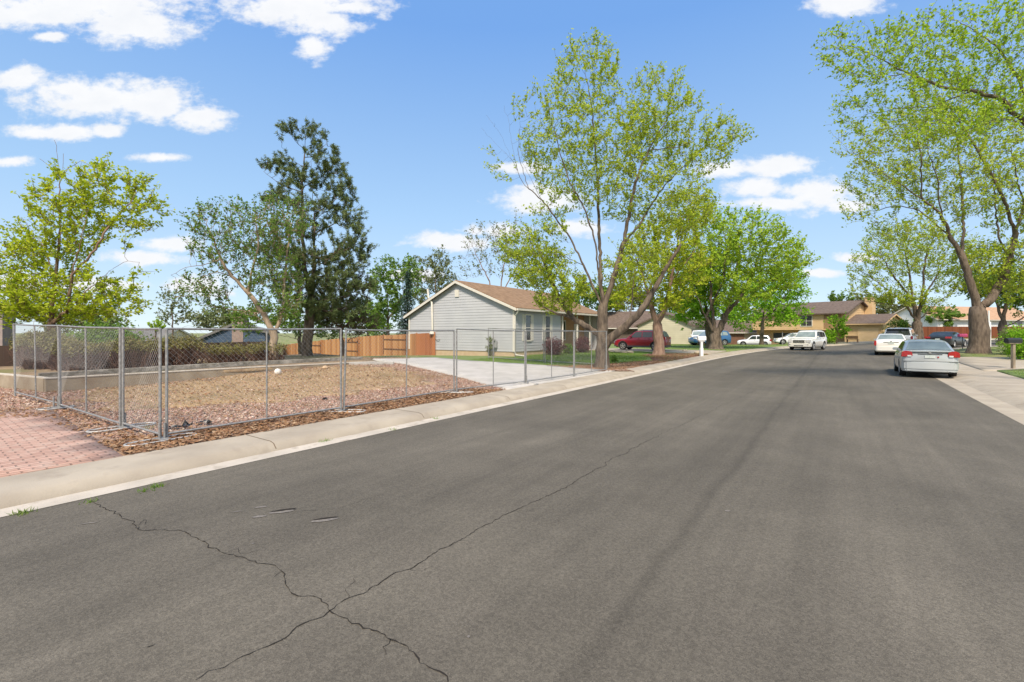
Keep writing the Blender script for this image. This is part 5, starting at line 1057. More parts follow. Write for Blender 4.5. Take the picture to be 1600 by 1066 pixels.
tree('background_tree', 'dark dense tree filling the gap between the garage and the white house', 'tree', (1462,525), 84, .2, [[(1462,505,0),(1462,495,0)]], [(1460,500,20,15,0,3,1),(1480,497,15,10,0,3,1)], 300, .5, (9,.35,.5,.3), LF_mid, M_barkd, 57, BG, zbase=.6)
# tree line closing the view behind the houses
for i, (px, py, Y, w, h, lb, lm) in enumerate(((920,468,75,55,32,'rounded green tree crown behind the big locust trunk', LF_mid),(985,470,80,50,30,'tree crown behind the dark roof of the tan gabled house', LF_grey),(1060,478,90,46,30,'tree crown above the right corner of the tan gabled house', LF_mid),(1130,490,105,50,26,'low tree crown behind the blue car', LF_mid),
      (350,498,70,36,22,'low tree crown left of the blue house chimney', LF_grey),(575,500,70,30,32,'tree crown between the pine and the light green tree', LF_mid),(130,500,80,70,24,'tree crown behind the yellow green yard tree', LF_grey))):
    tree('background_tree', lb, 'tree', (px,530), Y, .25, [[(px,515,0),(px,495,0)]], [(px,py,w*.6,h*.7,0,3,1),(px-w*.4,py+8,w*.4,h*.6,0,3,1),(px+w*.4,py+5,w*.4,h*.6,0,3,1)], 500, .5, (7,.4,.5,.3), lm, M_barkd, 60+i, BG, zbase=-1)
# ---------------- shrubs
def _pass(): pass
def shrub(name, label, cat, c, r3, n, L_, W_, lm, seed, stems=8, group=None, shell=.55, stemh=0, bm=None, zb=None):
    """leafy ellipsoid of lumps on branching stems; c = (x, y)"""
    rg = np.random.default_rng(seed); z0 = float(HG(*c)) if zb is None else zb; r = root(name, (c[0], c[1], z0), label, cat, group); rx, ry, rz = r3
    tips = rg.normal(0, 1, (max(20, n//40), 3)); tips /= np.linalg.norm(tips, axis=1)[:, None]; tips *= (rg.uniform(shell**3, 1, len(tips))**(1/3)*rg.uniform(.8, 1.1, len(tips)))[:, None]; tips *= np.array((rx, ry, rz)); tips[:, 2] += rz*.9+stemh; tips = tips[tips[:, 2] > .04+stemh*.7]
    mb = MB()
    for t in tips[:stems*9]:
        m = t*np.array((.45, .45, .5))+rg.normal(0, .04, 3); mb.tube([(rg.normal(0, .04), rg.normal(0, .04), -.05), tuple(m), tuple(t)], [.018, .011, .004], 4, caps=False)
    mb.build('stems', bm or M_barkd, r); k = max(4, n//len(tips)); sp = .16*(rx*ry*rz)**(1/3)
    lv = leaves_at(tips, k, sp, L_, W_, rg); link('foliage', npmesh('foliage', lv, [np.arange(len(lv)).reshape(-1, 4)], [lm]), r)
p = HC+dd*2.9-nn_*1.35; shrub('barberry_shrub', 'larger purple barberry shrub between the two front windows of the grey house', 'shrub', tuple(p), (.75,.65,.62), 4200, .09, .05, LF_red, 71, group='purple shrubs')
p = HC+dd*7.3-nn_*1.3; shrub('barberry_shrub', 'purple barberry shrub beside the porch posts of the grey house', 'shrub', tuple(p), (.75,.6,.62), 3600, .09, .05, LF_red, 72, group='purple shrubs')
p = HC+dd*5.2-nn_*1.2; shrub('green_shrub', 'small dark green shrub between the two purple shrubs', 'shrub', tuple(p), (.55,.5,.38), 2000, .08, .05, LF_mid, 73)
p = HC+nn_*1.65-dd*.55; shrub('green_shrub', 'thin grey green plant growing at the meter on the grey siding', 'shrub', tuple(p), (.22,.22,.75), 800, .10, .05, LF_grey, 74)
q = gph(960, 566); shrub('green_shrub', 'low dark clump growing right of the big locust trunk base', 'shrub', q, (.22,.2,.2), 600, .07, .04, LF_mid, 75)
q = at(1604, 520, 24.5); shrub('green_shrub', 'bright green leafy bush at the right edge behind the black mailbox', 'shrub', q[:2], (.75,.8,.95), 3600, .12, .07, LF_bright, 76)
q = at(1588, 520, 27.5); shrub('green_shrub', 'dark green bush beside the massive forked tree', 'shrub', q[:2], (.9,.8,.8), 2600, .11, .06, LF_mid, 77)
q = at(1290, 520, 61); shrub('green_shrub', 'low bush at the curb in front of the tan two level house', 'shrub', q[:2], (1.2,.9,.7), 1800, .2, .12, LF_bright, 78)
q = at(1402, 520, 60); shrub('green_shrub', 'rounded bush under the bare branched tree by the tan garage wall', 'shrub', q[:2], (1.5,1,1.6), 2200, .22, .13, LF_mid, 79)
q = at(165, 520, 30); shrub('green_shrub', 'large rounded green bush beyond the left fence, before the grey roof', 'shrub', q[:2], (2.6,1.5,1.45), 6000, .20, .12, LF_mid, 90, stems=6, zb=-.5)
# junipers behind the edging: dark tangled stems below, olive tops above
def juniper(u, v, w, h, label, seed, lmt=None):
    rg = np.random.default_rng(seed); x, y = P(u, v); z0 = .42; r = root('juniper_shrub', (x, y, z0), label, 'shrub', 'old junipers behind the stone edging'); mb = MB(); tips = []
    for k in range(int(190*w)):
        a = rg.uniform(0, 6.28); rr = math.sqrt(rg.random()); e = np.array((math.cos(a)*rr*w, math.sin(a)*rr*.8, h*rg.uniform(.55, 1.05)*(1-.25*rr*rr)))
        s0 = np.array((e[0]*.6+rg.normal(0, .1), e[1]*.3, -.2)); m = (s0+e)/2+rg.normal(0, .07, 3); mb.tube([s0, m, e], [.022, .014, .005], 4, caps=False)
        for _ in range(2): f = m+rg.normal(0, .16, 3); mb.tube([m, f], [.009, .003], 3, caps=False)
        if e[2] > h*.72: tips.append(e)
    mb.build('stems', M_barkj, r); lv = leaves_at(np.array(tips), 26, .085, .10, .035, rg, droop=.3); link('foliage', npmesh('foliage', lv, [np.arange(len(lv)).reshape(-1, 4)], [lmt or LF_jun]), r)
for i, (u, v, w, h, lb) in enumerate(((4.9,25.3,1.2,1.3,'juniper at the far left edge, green topped above the low wall corner'),(4.6,23.0,1.0,1.2,'juniper behind the leftmost chain link panels'),(5.0,21.4,.8,.95,'juniper left of the short gate panel'),(3.0,28.5,1.3,1.7,'olive juniper beyond the wall before the mauve brown house'),
      (6.3,21.2,1.1,1.02,'juniper just right of the double corner post'),(7.9,21.2,1.15,1.12,'tallest juniper, right of the double corner post'),(9.8,21.3,1.1,.74,'low cut juniper before the blue house'),(11.5,21.4,.9,.8,'juniper left of the pale forked trunk'))):
    juniper(u, v, w, h, lb, 80+i)
# ---------------- vehicles (built along +x = forward, y = left, origin on the ground)
def paint(name, c, metal=0, rough=.28): return mat(name, c, tuple(min(1, q*.93) for q in c), 1.5, rough, metal=metal, coat=.8)
M_cglass = mat('car_glass', (.02,.026,.028), (.035,.042,.045), 2, .04, spec=1)
M_cglassl = mat('car_glass_reflect_tint', (.17,.21,.20), (.24,.29,.27), 2, .05, spec=1)  # reflections put into the glass base colour as a pale green tint
M_chrome = mat('chrome', (.62,.62,.62), rough=.18, metal=1)
M_rim = mat('alloy_rim', (.55,.55,.54), rough=.3, metal=.7)
M_plast = mat('grey_plastic', (.07,.07,.072), rough=.6)
M_tail = mat('red_lens', (.42,.012,.018), (.30,.008,.012), 12, .12, coat=.8)
M_clear = mat('clear_lens', (.72,.72,.70), (.5,.5,.5), 20, .1, spec=1)
M_headd = mat('dim_headlamp', (.32,.32,.33), (.2,.2,.2), 20, .1, spec=1)
M_amber = mat('amber_lens', (.7,.25,.05), rough=.15)
M_plate = mat('number_plate', (.60,.63,.60), (.42,.50,.45), 14, .5)
M_dark = mat('underbody_black', (.008,.008,.008), rough=.9)
def wheel(r, x, y, R, w, side, rimr, nsp=5):
    ti = MB(); ti.lathe((x, y, R), (0, side, 0), [(rimr,-w*.5),(R*.93,-w*.5),(R,-w*.36),(R,w*.36),(R*.94,w*.5),(rimr,w*.5),(rimr,-w*.5)], 28); t = ti.build('wheel', M_black, r, smooth=True)
    m = MB(); m.lathe((x, y, R), (0, side, 0), [(rimr*1.0,w*.1),(rimr*1.0,w*.47),(rimr*.90,w*.49),(rimr*.88,w*.2)], 28); m.lathe((x, y, R), (0, side, 0), [(rimr*.2,w*.46),(rimr*.18,w*.5),(.001,w*.5)], 12)
    for k in range(nsp):
        a = 2*math.pi*k/nsp+.3; d = np.array((math.cos(a), 0, math.sin(a))); e = np.array((-math.sin(a), 0, math.cos(a))); c = np.array((x, y+side*w*.36, R))
        m.add([c+d*rimr*.15+e*rimr*.13, c+d*rimr*.95+e*rimr*.20, c+d*rimr*.95-e*rimr*.20, c+d*rimr*.15-e*rimr*.13]+[q+np.array((0, side*w*.10, 0)) for q in (c+d*rimr*.15+e*rimr*.11, c+d*rimr*.95+e*rimr*.13, c+d*rimr*.95-e*rimr*.13, c+d*rimr*.15-e*rimr*.11)], [(4,5,6,7),(0,1,5,4),(1,2,6,5),(2,3,7,6),(3,0,4,7)])
    m.build('rim', M_rim, t, smooth=True, angle=30); h = MB(); h.lathe((x, y, R), (0, side, 0), [(rimr*.97,w*.2),(.001,w*.2)], 20); h.build('brake_disc', M_plast, t)
def car(label, xy, head, p, name='parked_car', z=None, group='cars parked along the street and driveways', cat='car', pitch=0):
    """p: dict with L, W, stations [(x, zbot, ztop, halfwidth)], house [(x, z)], belt, wb, wr, wheels, paint, glass, windows ..."""
    hz = np.array(head, float); hz /= np.linalg.norm(hz); z = float(H0(*xy))+.004 if z is None else z
    r = root(name, (xy[0], xy[1], z), label, cat, group, rz=math.atan2(hz[1], hz[0])); 
    if pitch: r.rotation_euler = (0, pitch, r.rotation_euler[2])
    st = np.array(p['st'], float); xs = np.unique(np.concatenate([np.linspace(st[0, 0], st[-1, 0], 46), st[:, 0]]))
    def cub(col):
        x, y = st[:, 0], st[:, col]; m = np.gradient(y, x)
        for i in range(1, len(x)-1):
            if (y[i]-y[i-1])*(y[i+1]-y[i]) <= 0: m[i] = 0
        out = []
        for q in xs:
            i = min(max(np.searchsorted(x, q)-1, 0), len(x)-2); h = x[i+1]-x[i]; t = (q-x[i])/h
            out.append((2*t**3-3*t*t+1)*y[i]+(t**3-2*t*t+t)*h*m[i]+(-2*t**3+3*t*t)*y[i+1]+(t**3-t*t)*h*m[i+1])
        return np.array(out)
    zb, zt, hw = cub(1), cub(2), cub(3); V = []
    prof = [(0,0),(.70,.0),(.90,.03),(.965,.12),(.99,.30),(1,.52),(.985,.74),(.955,.88),(.89,.965),(.74,1.0),(.40,1.02),(0,1.03)]
    full = prof+[(-a, b) for a, b in prof[-2:0:-1]]; k = len(full)
    for x, b, t, w in zip(xs, zb, zt, hw):
        for (a, c) in full: V.append((x, a*w, b+c*(t-b)))
    Fc = [(i*k+j, i*k+(j+1) % k, (i+1)*k+(j+1) % k, (i+1)*k+j) for i in range(len(xs)-1) for j in range(k)]+[tuple(range(k))[::-1], tuple((len(xs)-1)*k+j for j in range(k))]
    b = MB(); b.add(V, Fc); bo = b.build('body', p['paint'], r, smooth=True, angle=38)
    # wheel arches cut out of the body
    cuts = []
    for (wx, R) in p['wheels']:
        c = MB(); c.lathe((wx, 0, R+.01), (0, 1, 0), [(.001,-1.3),(R+.065,-1.3),(R+.065,1.3),(.001,1.3)], 30); co_ = c.build('arch_cut', None); cuts.append(co_)
        m = bo.modifiers.new('b', 'BOOLEAN'); m.object = co_; m.operation = 'DIFFERENCE'; m.solver = 'EXACT'
    # (matrix of the body is the root's; cutters follow it while evaluating)
    for co_ in cuts: co_.parent = r
    bpy.context.view_layer.update(); dg = bpy.context.evaluated_depsgraph_get(); me = bpy.data.meshes.new_from_object(bo.evaluated_get(dg)); bo.modifiers.clear(); bo.data = me
    for co_ in cuts: bpy.data.objects.remove(co_)
    # greenhouse
    H = p['house']; belt = p['belt']; wb, wr = p['wb'], p['wr']; ztop = max(h[1] for h in H); kk = (wb-wr)/(ztop-belt); yy = lambda zz: wb-(zz-belt)*kk
    hx = np.array([h[0] for h in H]); hh = np.array([h[1] for h in H]); V = []; K = 0
    for x, t in H:
        y1 = yy(max(t-.07, belt-.08)); y2 = yy(t)-.05; ring = [(yy(belt-.08), belt-.10), (y1, max(t-.07, belt-.09)), (y2+.02, t-.02), (y2-.08, t), (0, t+.018)]
        ring = ring+[(-a, c) for a, c in ring[-2::-1]]; K = len(ring)
        for a, c in ring: V.append((x, a, c))
    Fc = [(i*K+j, i*K+j+1, (i+1)*K+j+1, (i+1)*K+j) for i in range(len(H)-1) for j in range(K-1)]+[tuple(range(K))[::-1], tuple((len(H)-1)*K+j for j in range(K))]
    g = MB(); g.add(V, Fc); g.build('cabin', p['paint'], r, smooth=True, angle=30)
    zr = lambda x: float(np.interp(x, hx, hh))
    # glass: screens
    for key, nm in (('ws', 'windshield'), ('rw', 'rear_window')):
        if key in p:
            (x0, x1) = p[key]; z0, z1 = zr(x0), zr(x1); sg = 1 if key == 'ws' else -1; nx, nz_ = (z1-z0), abs(x1-x0); l = math.hypot(nx, nz_); ox, oz = sg*nx/l*.012, nz_/l*.012
            ins = p.get('ins', .10); f = MB(); n = 6; Vg = []
            for i in range(2):
                zz = (z0, z1)[i]; xx = (x0, x1)[i]; w_ = yy(zz)-ins+(.02 if i == 0 else 0)
                for j in range(n+1): s = -1+2*j/n; Vg.append((xx+ox, s*w_, zz+oz+.019*(1-s*s)))
            f.add(Vg, [(j, j+1, n+2+j, n+1+j) for j in range(n)]); o = f.build(nm, p.get('glass', M_cglass), r, fixn=False, smooth=True)
    for side in (1, -1):
        for poly in p['side']:
            MB().prism([(x, side*(yy(zz)+.004), zz) for x, zz in poly], (0, side*.008, 0)).build('side_window', p.get('sglass', p.get('glass', M_cglass)), r)
        for (wx, R) in p['wheels']: wheel(r, wx, side*(p['W']/2-.115), R, .21, side, R*p.get('rimf', .66), p.get('nsp', 5))
        if 'mirror' in p:
            mx_, mz = p['mirror']; m = MB(); m.box(mx_-.07, mx_+.05, min(side*(wb-.05), side*(wb+.14)), max(side*(wb-.05), side*(wb+.14)), mz-.01, mz+.10); m.build('mirror', p.get('mirror_mat', p['paint']), r, bevel=.02)
        for hx_, hz_ in p.get('handles', []): MB().box(hx_-.09, hx_+.09, side*(p['W']/2-.005)-.012, side*(p['W']/2-.005)+.012, hz_-.015, hz_+.015).build('door_handle', p.get('handle_mat', p['paint']), r)
        if 'clad' in p:
            x0, x1, z0, z1 = p['clad']; yo = side*(p['W']/2-.02); MB().box(x0, x1, min(yo, yo+side*.035), max(yo, yo+side*.035), z0, z1).build('side_cladding', p.get('clad_mat', M_plast), r)
        if p.get('archtrim'):
            for (wx, R) in p['wheels']:
                a = MB(); pts = [(wx+(R+.075)*math.cos(t), side*(p['W']/2-.03), R+(R+.075)*math.sin(t)) for t in np.linspace(-.35, math.pi+.35, 17)]; a.tube(pts, .028, 5); a.build('arch_trim', p['archtrim'], r)
    # underbody closes the arches, dark
    x0, x1 = st[0, 0]+.15, st[-1, 0]-.15; u = MB(); u.box(x0, x1, -p['W']*.5+.26, p['W']*.5-.26, float(np.median(zb))-.02, float(np.median(zb))+.42); u.build('underbody', M_dark, r)
    return r
def bx(r, nm, m, x0, x1, y0, y1, z0, z1, bev=.012): return MB().box(min(x0,x1), max(x0,x1), min(y0,y1), max(y0,y1), z0, z1).build(nm, m, r, bevel=bev)
def bumper(r, m, xe, hw, z0, z1, out=.06, wrap=.55, bev=.03):
    """rounded bumper skin wrapping the end of the car at x = xe"""
    sg = 1 if xe > 0 else -1; pl = [(xe-sg*wrap, hw+.004), (xe-sg*.22, hw), (xe-sg*.10, hw*.965), (xe+sg*out*.3, hw*.86), (xe+sg*out*.85, hw*.6), (xe+sg*out, 0)]
    pl = pl+[(a, -b) for a, b in pl[-2::-1]]; o = MB().prism([(a, b, z0) for a, b in pl], (0, 0, z1-z0)).build('bumper', m, r, bevel=bev, smooth=True); return o
def sedan(paint_, L_=4.44, W_=1.72, H_=1.44, **k):
    h = L_/2; w = W_/2; f = H_/1.44
    d = dict(L=L_, W=W_, paint=paint_, st=[(-h,.36,.88,w*.80),(-h+.05,.27,.93,w*.90),(-h+.2,.22,1.02*f,w*.96),(-h+.55,.20,1.03*f,w),(-.6,.18,.97*f,w),(.5,.18,.94*f,w),(h-1.1,.18,.88*f,w),(h-.6,.20,.80*f,w*.97),(h-.2,.23,.70*f,w*.90),(h-.05,.28,.62*f,w*.80),(h,.34,.56,w*.70)],
        house=[(-h+.38,.98*f),(-h+.50,1.03*f),(-h+.96,1.33*f),(-h+1.18,1.405*f),(-h+1.6,H_-.01),(-h+2.1,H_),(-h+2.5,1.41*f),(-h+2.72,1.33*f),(-h+3.36,.93*f)], belt=.93*f, wb=w-.06, wr=w-.26,
        ws=(-h+3.28,-h+2.74), rw=(-h+.52,-h+1.0), wheels=[(-h+.92,.31),(h-.87,.31)], mirror=(-h+3.0,.98*f), handles=[(-h+1.25,.86*f),(-h+2.15,.86*f)],
        side=[[(-h+.98,1.03*f),(-h+1.28,1.0*f),(-h+1.28,1.33*f),(-h+1.22,1.34*f)], [(-h+1.34,1.0*f),(-h+2.02,.98*f),(-h+2.02,1.37*f),(-h+1.34,1.345*f)], [(-h+2.10,.98*f),(-h+3.05,.97*f),(-h+2.66,1.30*f),(-h+2.45,1.36*f),(-h+2.10,1.37*f)]])
    d.update(k); return d
def suv(paint_, L_=4.6, W_=1.8, H_=1.73, **k):
    h = L_/2; w = W_/2; q = H_/1.73; bl = 1.10*q
    d = dict(L=L_, W=W_, paint=paint_, st=[(-h,.42,1.02*q,w*.84),(-h+.05,.33,1.10*q,w*.93),(-h+.25,.28,bl+.01,w*.985),(-.8,.26,bl,w),(.6,.26,1.06*q,w),(h-1.15,.26,1.03*q,w),(h-.5,.28,.97*q,w*.97),(h-.12,.32,.86*q,w*.90),(h-.02,.38,.78*q,w*.80),(h,.44,.70*q,w*.74)],
        house=[(-h+.06,1.08*q),(-h+.12,1.14*q),(-h+.34,1.60*q),(-h+.50,1.68*q),(-h+1.0,H_-.01),(-h+1.8,H_),(-h+2.5,1.69*q),(-h+2.75,1.60*q),(-h+3.42,1.05*q)], belt=bl-.03, wb=w-.05, wr=w-.22,
        ws=(-h+3.34,-h+2.78), rw=(-h+.14,-h+.33), wheels=[(-h+.90,.36),(h-.86,.36)], mirror=(-h+3.0,1.12*q), handles=[(-h+1.35,1.0*q),(-h+2.3,1.0*q)],
        side=[[(-h+.42,1.18*q),(-h+1.08,1.15*q),(-h+1.08,1.57*q),(-h+.55,1.54*q)], [(-h+1.16,1.14*q),(-h+1.98,1.13*q),(-h+1.98,1.60*q),(-h+1.16,1.585*q)], [(-h+2.06,1.12*q),(-h+3.10,1.10*q),(-h+2.66,1.55*q),(-h+2.5,1.60*q),(-h+2.06,1.60*q)]])
    d.update(k); return d
P_silver = paint('silver_paint', (.50,.53,.53), .25); P_white = paint('white_paint', (.74,.75,.75)); P_pearl = paint('pearl_white_paint', (.76,.745,.68)); P_black = mat('black_paint', (.012,.013,.012), (.02,.02,.019), 2, .35, coat=.25); P_red = paint('dark_red_paint', (.27,.014,.024), .15); P_blue = paint('blue_paint', (.03,.12,.26), .2); P_white2 = paint('plain_white_paint', (.74,.76,.80))
# silver sedan, nearest car
hd = v2((.582, .813)); rc = v2((15.90, 18.02)); h = 2.22
c = car('silver sedan seen from behind, the nearest parked car, right wheels on the gutter', tuple(rc+hd*h), hd, sedan(P_silver, glass=M_cglassl, sglass=M_cglass))
for s in (1, -1):
    o = MB(); y1 = s*.86; pl = [(s*.50,.84),(s*.53,1.0),(s*.72,1.03),(s*.835,.97),(s*.845,.79),(s*.60,.80)]
    o.prism([(-h-.035, y, z) for y, z in pl], (.32, 0, 0)); o.build('tail_light', M_tail, c, bevel=.012)
    bx(c, 'reverse_lamp', M_clear, -h-.045, -h-.03, s*.54, s*.66, .80, .86, .004)
    MB().box(-h-.02, -h+.06, min(s*.55,s*.60), max(s*.55,s*.60), .2, .24).build('mud_flap', M_dark, c)
bx(c, 'trunk_trim', M_plast, -h-.022, -h+.05, -.36, .36, .885, .91); bx(c, 'number_plate', M_plate, -h-.025, -h, -.15, .15, .755, .865, .004); bumper(c, P_silver, -h, .845, .30, .62, .06, .50, .04)
bumper(c, P_silver, -h, .82, .23, .34, .03, .5, .03); bx(c, 'bumper_groove', M_plast, -h-.02, -h+.1, -.80, .80, .615, .63, .003); bx(c, 'sticker', M_tail, -h-.028, -h-.02, -.26, -.21, .77, .82, .003); bx(c, 'trunk_edge', P_silver, -h-.04, -h+.25, -.62, .62, .98, 1.035, .025)
bx(c, 'emblem', M_chrome, -h-.03, -h+.02, -.04, .04, .93, .975, .008); bx(c, 'exhaust_pipe', M_chrome, -h-.04, -h+.2, -.52, -.47, .24, .28, .01)
# white sedan behind it, seen from behind
hd = v2((.62, .785)); rc = v2((26.05, 32.55)); h = 2.4
c = car('white sedan with pale rear window, directly ahead of the nearest silver car', tuple(rc+hd*h), hd, sedan(P_pearl, 4.8, 1.84, 1.50, glass=M_cglassl, sglass=M_cglass), z=float(H0(*(rc+hd*.5))))
for s in (1, -1): bx(c, 'tail_light', M_tail, -h-.02, -h+.15, s*.80, s*.925, .66, 1.0, .02)
bx(c, 'number_plate', M_plate, -h-.03, -h, -.16, .16, .80, .90, .004); bumper(c, P_pearl, -h, .90, .30, .62); bx(c, 'trunk_trim', M_plast, -h-.025, -h+.02, -.42, .42, .90, .935); bx(c, 'emblem', M_chrome, -h-.03, -h+.02, -.05, .05, .95, 1.0, .01)
# white suv beyond
rc = v2((30.1, 37.0)); h = 2.4; hd = v2((.70, .714))
c = car('white suv with dark rear window just beyond the white sedan', tuple(rc+hd*h), hd, suv(P_white, 4.8, 1.9, 1.85), z=float(H0(*(rc+hd*1.5)))+.02, cat='suv')
for s in (1, -1): bx(c, 'tail_light', M_tail, -h-.02, -h+.12, s*.80, s*.93, .85, 1.2, .02); bx(c, 'roof_rail', M_plast, -1.6, .8, s*.60-.02, s*.60+.02, 1.86, 1.90)
bx(c, 'roof_spoiler', M_plast, -h+.18, -h+.55, -.68, .68, 1.70, 1.78, .02); bumper(c, M_plast, -h, .93, .36, .64)
# black coupe on the side street
c = car('black coupe on the curving side street, pale sky mirrored in its windows', (39.1, 42.6), (.84, .54), sedan(P_black, 4.6, 1.84, 1.40, sglass=M_cglass, glass=M_cglass, rimf=.7), z=float(H0(38.5, 42.3))+.0)
for s in (1, -1): bx(c, 'tail_light', M_tail, -2.34, -2.1, s*.50, s*.90, .80, .97, .02)
bumper(c, P_black, -2.3, .90, .28, .62); bx(c, 'number_plate', M_plate, -2.38, -2.3, -.15, .15, .7, .8, .004)
# pearl white suv facing us at the left kerb
hd = v2((-.745, -.667)); fc = v2((27.0, 44.6)); h = 2.57
c = car('large pearl white suv facing the camera at the far curb', tuple(fc-hd*h), hd, suv(P_pearl, 5.14, 2.0, 1.90, wheels=[(-2.57+1.05,.40),(2.57-.98,.40)], rimf=.72, nsp=6, glass=M_cglassl, sglass=M_cglass, handle_mat=M_chrome, archtrim=None), cat='suv')
bx(c, 'grille', M_chrome, h-.10, h+.035, -.50, .50, .70, .98, .02)
for k in range(4): bx(c, 'grille_slot', M_plast, h+.03, h+.045, -.44, .44, .735+k*.06, .765+k*.06, .003)
for s in (1, -1): bx(c, 'headlight', M_clear, h-.35, h+.02, s*.54, s*.93, .72, 1.0, .03); bx(c, 'fog_light', M_plast, h-.1, h+.04, s*.5, s*.8, .50, .56, .01); bx(c, 'roof_rail', M_chrome, -2.0, .4, s*.66-.02, s*.66+.02, 1.91, 1.955)
bumper(c, P_pearl, h, .97, .34, .66, .06, .5); bx(c, 'air_intake', M_plast, h+.05, h+.07, -.4, .4, .42, .49, .004); bx(c, 'emblem', M_chrome, h+.04, h+.06, -.08, .08, .80, .92, .01)
# red suv in the driveway, side on, nose to the left
hd = v2((-.826, .563)); z_ = float(HG(12.05, 41.9))+.03
c = car('dark red suv parked side on before the tan gabled house', (11.5, 41.9), hd, suv(P_red, 4.6, 1.8, 1.72, clad=(-1.05,1.0,.27,.40), archtrim=M_plast, sglass=M_cglass, glass=M_cglassl), z=z_, cat='suv')
for s in (1, -1): bx(c, 'headlight', M_headd, 2.02, 2.2, s*.58, s*.84, .80, .90, .02); bx(c, 'tail_light', M_tail, -2.30, -2.05, s*.66, s*.89, .92, 1.15, .02); bx(c, 'roof_rail', M_plast, -1.7, .3, s*.62-.02, s*.62+.02, 1.72, 1.77)
bumper(c, P_red, 2.3, .86, .42, .62, .05, .35); bumper(c, M_plast, 2.3, .84, .30, .42, .05, .3); bumper(c, P_red, -2.3, .88, .46, .70, .05, .4); bumper(c, M_plast, -2.3, .87, .32, .46, .05, .4)
# white wagon, seen from its left side, farther off
c = car('white wagon with grey lower trim parked beyond the lawn', (37.6, 73.6), (-.90, .44), suv(P_white2, 4.7, 1.8, 1.72, clad=(-1.02,1.0,.30,.50), archtrim=M_plast, clad_mat=mat('grey_trim', (.25,.26,.28), rough=.6)), z=float(HG(37.6,73.6))+.02)
for s in (1, -1): bx(c, 'tail_light', M_tail, -2.37, -2.1, s*.74, s*.90, .85, 1.1, .02); bx(c, 'roof_rail', M_plast, -1.9, .3, s*.62-.02, s*.62+.02, 1.72, 1.77)
bx(c, 'spoiler', M_plast, -2.25, -1.95, -.6, .6, 1.68, 1.73, .01)
# white hatchback half hidden behind the pearl suv
c = car('white rounded sedan half hidden by the large pearl suv', (36.3, 61.0), (-.90, .30), sedan(P_white2, 4.5, 1.75, 1.46, glass=M_cglassl), z=float(HG(36.3, 61.0))+.0)
bx(c, 'headlight', M_clear, 1.95, 2.2, .5, .8, .6, .75, .02); bx(c, 'headlight', M_clear, 1.95, 2.2, -.8, -.5, .6, .75, .02)
# blue suv and white pickup behind the trunks
c = car('blue suv partly hidden behind the two thick tree trunks', (24.0, 57.6), (-.93, -.1), suv(P_blue, 4.7, 1.85, 1.82, archtrim=M_plast, glass=M_cglassl), z=float(HG(24.0,57.6)))
bx(c, 'headlight', M_clear, 2.1, 2.33, .5, .85, .78, .98, .02); bx(c, 'headlight', M_clear, 2.1, 2.33, -.85, -.5, .78, .98, .02)
c = car('white pickup truck between the tan gable wall and the blue suv', (24.3, 61.5), (-.35, -.94), suv(P_white2, 5.2, 1.95, 1.88, glass=M_cglassl), z=float(HG(24.3,61.5)), name='pickup_truck', cat='pickup')
bx(c, 'grille', M_plast, 2.55, 2.63, -.6, .6, .66, .92, .02); bx(c, 'bumper', M_chrome, 2.4, 2.72, -.9, .9, .42, .6, .03)
# ---------------- street furniture
M_wood = mat('weathered_post', (.22,.17,.12), (.33,.27,.2), 8, .9, bump=.5, bscale=20, stretch=(1,1,.3)); M_boxw = mat('white_enamel', (.76,.76,.75), rough=.5); M_mb = mat('black_enamel', (.02,.02,.022), rough=.4); M_pink = mat('pink_enamel', (.75,.09,.22), rough=.5)
def mailbox(px, py, label, bm, pm, w=.19, hgt=1.16, l=.5, rz=0, thick=.05, white=False, flagm=None, Yo=None):
    x, y = gph(px, py); z = float(HG(x, y)); r = root('mailbox', (x, y, z), label, 'mailbox', rz=rz)
    o = MB().box(-thick, thick, -thick, thick, -.05, hgt-.02).build('post', pm, r, bevel=.006)
    MB().box(-l*.42, l*.42, -w*.45, w*.45, hgt-.03, hgt).build('support_board', pm, r)
    pts = [(-w/2, 0), (w/2, 0), (w/2, w*.55)]+[(w/2*math.cos(a), w*.55+w/2*math.sin(a)) for a in np.linspace(.2, math.pi-.2, 8)]+[(-w/2, w*.55)]
    MB().prism([(-l/2, a, hgt+.003+b) for a, b in pts], (l, 0, 0)).build('box', bm, r)
    MB().prism([(-l/2-.012, a*.96, hgt+.008+b*.97) for a, b in pts], (.012, 0, 0)).build('door', bm, r)
    f = MB(); f.box(.02, .045, w/2+.004, w/2+.012, hgt+.06, hgt+.22); f.box(.045, .11, w/2+.004, w/2+.012, hgt+.17, hgt+.22); f.build('flag', flagm or M_tail, r); return r
mailbox(1583, 577, 'black metal mailbox on a weathered grey wood post at the grass edge', M_mb, M_wood, .20, 1.12, .62, rz=math.radians(2), thick=.055)
mailbox(1504, 546, 'small pink mailbox on a thin post left of the massive forked tree', M_pink, M_plast, .2, .92, .56, rz=math.radians(0), thick=.022)
# white moulded mailbox post
x, y = gph(1096, 556.5); z = float(HG(x, y)); r = root('mailbox', (x, y, z), 'white moulded plastic mailbox and post at the mulch edge', 'mailbox', rz=.1)
MB().box(-.10,.10,-.10,.10,-.05,.55).build('post_base', M_boxw, r, bevel=.015); MB().box(-.075,.075,-.075,.075,.5,1.1).build('post', M_boxw, r, bevel=.012)
pts = [(-.13,0),(.13,0),(.13,.16)]+[(.13*math.cos(a), .16+.13*math.sin(a)) for a in np.linspace(.2, math.pi-.2, 8)]+[(-.13,.16)]
MB().prism([(-.28, a, 1.08+b) for a, b in pts], (.56, 0, 0)).build('box', M_boxw, r); MB().box(-.2,.2,-.1,.1,1.0,1.085).build('support', M_boxw, r)
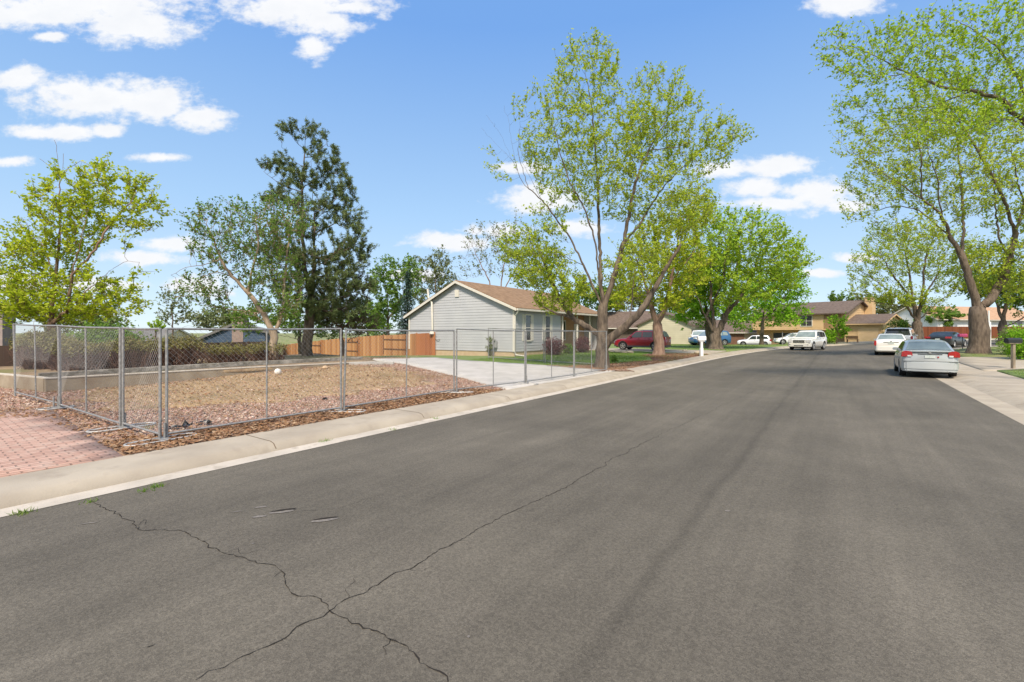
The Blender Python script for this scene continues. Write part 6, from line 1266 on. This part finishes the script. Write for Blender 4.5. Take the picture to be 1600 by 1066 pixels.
# white lamp post, thin marker post
x, y = gph(1545, 542); z = float(HG(x, y)); r = root('lamp_post', (x, y, z), 'slim white yard post just right of the massive forked trunk', 'post')
MB().box(-.10,.10,-.10,.10,-.1,2.0).build('shaft', M_boxw, r, bevel=.01); MB().tube([(0,0,2.0),(0,0,2.9)], .05, 8).build('pole', M_boxw, r)
x, y = at(1222.5, 540, 57)[:2]; z = float(HG(x, y)); r = root('marker_post', (x, y, z), 'thin grey marker post in the lawn left of the pearl suv', 'post')
MB().box(-.035,.035,-.02,.02,-.1,1.5).build('shaft', M_galv, r); MB().lathe((0,0,1.5), (0,0,1), [(.05,0),(.06,.04),(.04,.1),(.001,.12)], 10).build('cap', M_plast, r)
# garden stones edging the red suv's driveway
for i, (px, py) in enumerate(((957,551),(966,551.5),(975,552),(985,552),(1090,552.5),(1070,549.5))):
    x, y = gph(px, py); rr = random.Random(i); m = MB(); m.lathe((0,0,0), (0,0,1), [(.03,-.06),(.22,-.05),(.26,.03),(.16,.11),(.001,.13)], 8); m.v = [(a*rr.uniform(.8,1.2), b_*rr.uniform(.8,1.2), c_*rr.uniform(.8,1.2)) for a, b_, c_ in m.v]
    o = m.build('edging_stone', mat('pale_stone', (.45,.38,.28), (.36,.30,.22), 9, .9, bump=.4) if i == 0 else bpy.data.materials['pale_stone']); o.location = (x, y, float(HG(x, y))+.05); tag(o, ('pale edging stone nearest the big locust trunk, by the red suv', 'pale edging stone second from the big locust trunk', 'pale edging stone under the front bumper end of the red suv', 'pale edging stone between the red suv and the twin stemmed tree', 'pale stone beside the white mailbox post', 'pale stone on the grass left of the white mailbox')[i], 'stone', 'pale edging stones by the red suv')
# kerbside lumps of soil and bark at the locust's foot
x, y = gph(962, 581); m = MB(); rr = random.Random(5)
for k in range(5): a = rr.uniform(-.5,.5); m.tube([(a-.3,rr.uniform(-.2,.2),.03),(a,rr.uniform(-.2,.2),.07),(a+.3,rr.uniform(-.2,.2),.03)], [.02,.04,.015], 6)
o = m.build('fallen_branch', M_barkr); o.location = (x, y, float(HG(x, y))); tag(o, 'pile of short fallen branches by the sidewalk below the big locust', 'branches')
